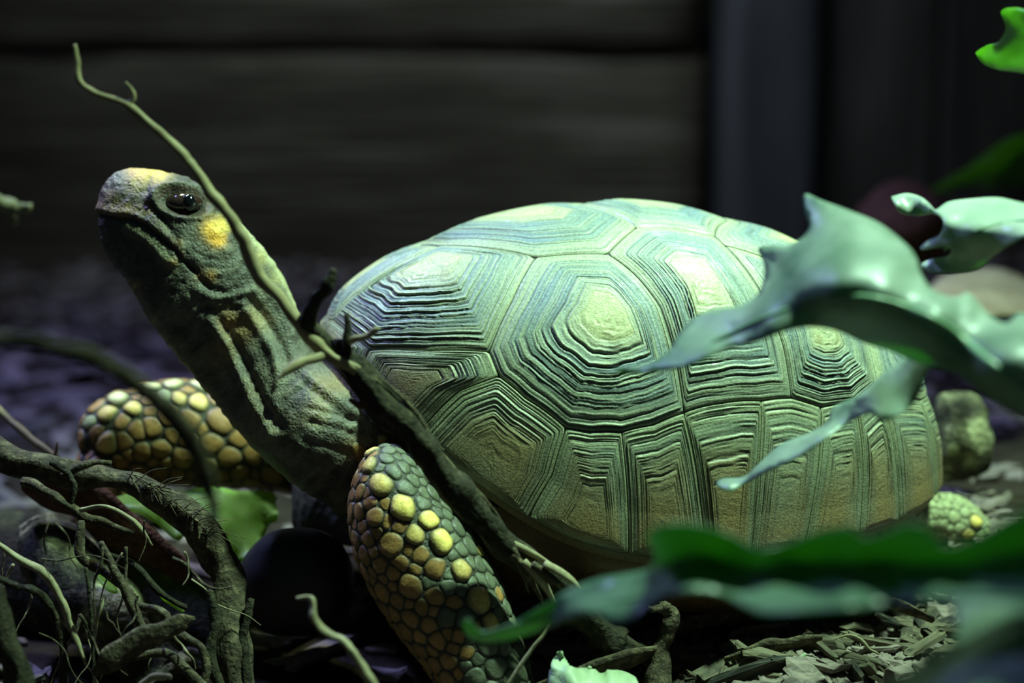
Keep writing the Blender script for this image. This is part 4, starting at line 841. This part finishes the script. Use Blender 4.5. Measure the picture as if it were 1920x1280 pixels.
sp2 = catmull([WORLD0[fern.name], pt(2000, 380, 1.5), pt(1995, 300, 1.5), pt(1990, 240, 1.5)], 6); V, Fc = sweep(sp2, np.linspace(.006, .003, len(sp2)), 8); obj('stem', V, Fc, M['rib'], fern)

# bark chips
def mat_chip(name, a, b):
    m, nt, bs = new_mat(name); L = nt.links; oi = node(nt, 'ShaderNodeObjectInfo'); tc = node(nt, 'ShaderNodeTexCoord'); mp = node(nt, 'ShaderNodeMapping'); mp.inputs['Scale'].default_value = (0.25, 2, 2)
    L.new(tc.outputs['Object'], mp.inputs['Vector']); nz = node(nt, 'ShaderNodeTexNoise', Scale=220.0, Detail=6.0); L.new(mp.outputs[0], nz.inputs['Vector'])
    ad = node(nt, 'ShaderNodeMath', operation='ADD'); L.new(nz.outputs['Fac'], ad.inputs[0]); ml = node(nt, 'ShaderNodeMath', operation='MULTIPLY_ADD'); L.new(oi.outputs['Random'], ml.inputs[0]); ml.inputs[1].default_value = 0.5; ml.inputs[2].default_value = -0.25; L.new(ml.outputs[0], ad.inputs[1])
    r = ramp(nt, [(0.25, a), (0.75, b)]); L.new(ad.outputs[0], r.inputs[0]); L.new(r.outputs[0], bs.inputs['Base Color']); bs.inputs['Roughness'].default_value = 0.8
    bp = node(nt, 'ShaderNodeBump', Strength=0.9, Distance=0.0012); L.new(nz.outputs['Fac'], bp.inputs['Height']); L.new(bp.outputs[0], bs.inputs['Normal']); return m
M['chip'] = mat_chip('bark_chip', (0.010, 0.008, 0.006), (0.13, 0.105, 0.065)); M['chip_red'] = mat_chip('bark_chip_violet', (0.03, 0.023, 0.02), (0.24, 0.185, 0.16))

def chip_geo(seed):
    r = np.random.default_rng(seed); L_ = r.uniform(.006, .018); W_ = r.uniform(.0011, .0042); T_ = r.uniform(.0008, .0022); n = 10; V = []
    bend = r.uniform(-.004, .006); tw = r.uniform(-.5, .5)
    for s_, z_ in ((1.0, -1), (1.06, 0.1), (0.86, 1)):
        for k in range(n):
            q = 2 * math.pi * k / n; rr_ = 1 + r.uniform(-.12, .12)
            x = L_ * math.copysign(abs(math.cos(q)) ** .35, math.cos(q)) * (1 + r.uniform(-.3, .12) * (abs(math.cos(q)) > .5)) * s_; y = W_ * math.copysign(abs(math.sin(q)) ** .7, math.sin(q)) * rr_ * s_ + W_ * tw * (x / L_) ** 2
            V.append((x, y + tw * z_ * T_, z_ * T_ + bend * (x / L_) ** 2 + r.uniform(-.0005, .0005)))
    V.append((0, 0, T_ * 1.15)); V.append((0, 0, -T_))
    Fc = [(m * n + k, m * n + (k + 1) % n, (m + 1) * n + (k + 1) % n, (m + 1) * n + k) for m in range(2) for k in range(n)] + [(2 * n + k, 2 * n + (k + 1) % n, 3 * n) for k in range(n)] + [((k + 1) % n, k, 3 * n + 1) for k in range(n)]
    return np.array(V), Fc
VAR = [chip_geo(k) for k in range(14)]; DATA = [mesh_data('bark_chip', v, f, M['chip'], smooth=False) for v, f in VAR]; DATR = [mesh_data('bark_chip', v, f, M['chip_red'], smooth=False) for v, f in VAR]
def chips(n, xr, yr, label, group, data, zoff=0.002, scale=(0.7, 1.5), avoid=None):
    k = 0
    put = []; tries = 0
    while k < n:
        x, y = RNG.uniform(*xr), RNG.uniform(*yr); tries += 1
        if avoid and avoid(x, y): continue
        if put and data is DATR and min(math.hypot(x - a, y - b) for a, b in put) < (0.060 if tries < 6000 else 0.03): continue
        put.append((x, y))
        o = bpy.data.objects.new('bark_chip', data[RNG.integers(len(data))]); s = RNG.uniform(*scale); o.scale = (s, s, s)
        link(o, None, (x, y, float(gz(x, y)) + zoff + RNG.uniform(-.001, .007)))
        o.rotation_euler = (RNG.uniform(-.45, .45), RNG.uniform(-.4, .4), RNG.uniform(0, 6.28)); tag(o, label, 'bark chip', group); k += 1
chips(190, (0.02, 0.24), (-0.16, 0.0), 'bark chip in the lit litter below the long leaf', 'bark chips of the lit litter', DATA, avoid=lambda x, y: y > -0.06 and x < 0.10)
chips(92, (-0.62, -0.08), (0.15, 1.45), 'violet-lit bark chip in the blurred litter behind the head', 'bark chips behind the head', DATR, scale=(1.6, 3.6), avoid=lambda x, y: x < -0.3 * (y + .97) - .02)
CV = []; CF = []; off = 0
for k in range(4200):
    x, y = (RNG.uniform(-.75, .75), RNG.uniform(-.35, 1.5)) if k < 2600 else (RNG.uniform(-.02, .3), RNG.uniform(-.2, .06))
    v, f = VAR[RNG.integers(14)]; a = RNG.uniform(0, 6.28); t1 = RNG.uniform(-.4, .4); s = RNG.uniform(.8, 2.0) if k < 2600 else RNG.uniform(.4, .9)
    c_, s_ = math.cos(a), math.sin(a); rot = np.array([[c_, -s_, 0], [s_, c_, 0], [0, 0, 1]]) @ np.array([[1, 0, 0], [0, math.cos(t1), -math.sin(t1)], [0, math.sin(t1), math.cos(t1)]])
    CV.append(v @ rot.T * s + np.array([x, y, float(gz(x, y)) + 0.0008])); CF += [tuple(i + off for i in q) for q in f]; off += len(v)
tag(obj('bark_litter', np.concatenate(CV), CF, M['chip_red'], floor, smooth=False, origin=(0, 0, 0)), 'loose bark litter covering the ground of the enclosure', kind='stuff')
for lab, pth, mat in [('long flat strip of bark lying across the lit litter', [(1235, 1185, .90, 12), (1330, 1158, .905, 17), (1440, 1138, .912, 19), (1560, 1122, .92, 18), (1650, 1116, .925, 9)], 'bark'),
                      ('short bark strip leaning on the long flat strip', [(1620, 1118, .90, 8), (1680, 1132, .895, 12), (1750, 1160, .89, 9)], 'bark'),
                      ('grey bark strip in the litter beside the dark root stub', [(1000, 1290, .845, 6), (1080, 1262, .85, 16), (1170, 1235, .855, 18), (1250, 1212, .86, 8)], 'bark'),
                      ('knotty bark strip in the middle of the lit litter', [(1360, 1235, .872, 6), (1420, 1216, .872, 14), (1480, 1205, .874, 13), (1540, 1196, .876, 5)], 'bark')]:
    root('bark_strip', lab, pth, M[mat], 'bark', seg=12, rough=0.3, flat=0.4)
root('rootlet', 'white curled rootlet on the lit litter', [(1565, 1198, .868, 1.5), (1590, 1190, .867, 2.5), (1612, 1198, .866, 3), (1630, 1215, .865, 3), (1648, 1226, .865, 1.5)], M['root_pale'], 'root', rough=0.05)
root('straw', 'short white straw lying in the lit litter', [(1484, 1252, .862, 3), (1498, 1238, .862, 4), (1512, 1224, .862, 3)], M['lettuce_pale'], 'straw', rough=0.05)
root('straw', 'pale split straw seen through the gap of the long leaf edge', [(1570, 1046, .80, 2), (1590, 1048, .80, 5), (1620, 1052, .80, 4), (1672, 1052, .80, 1.5)], M['stem_yellow'], 'straw', rough=0.05, flat=.5)
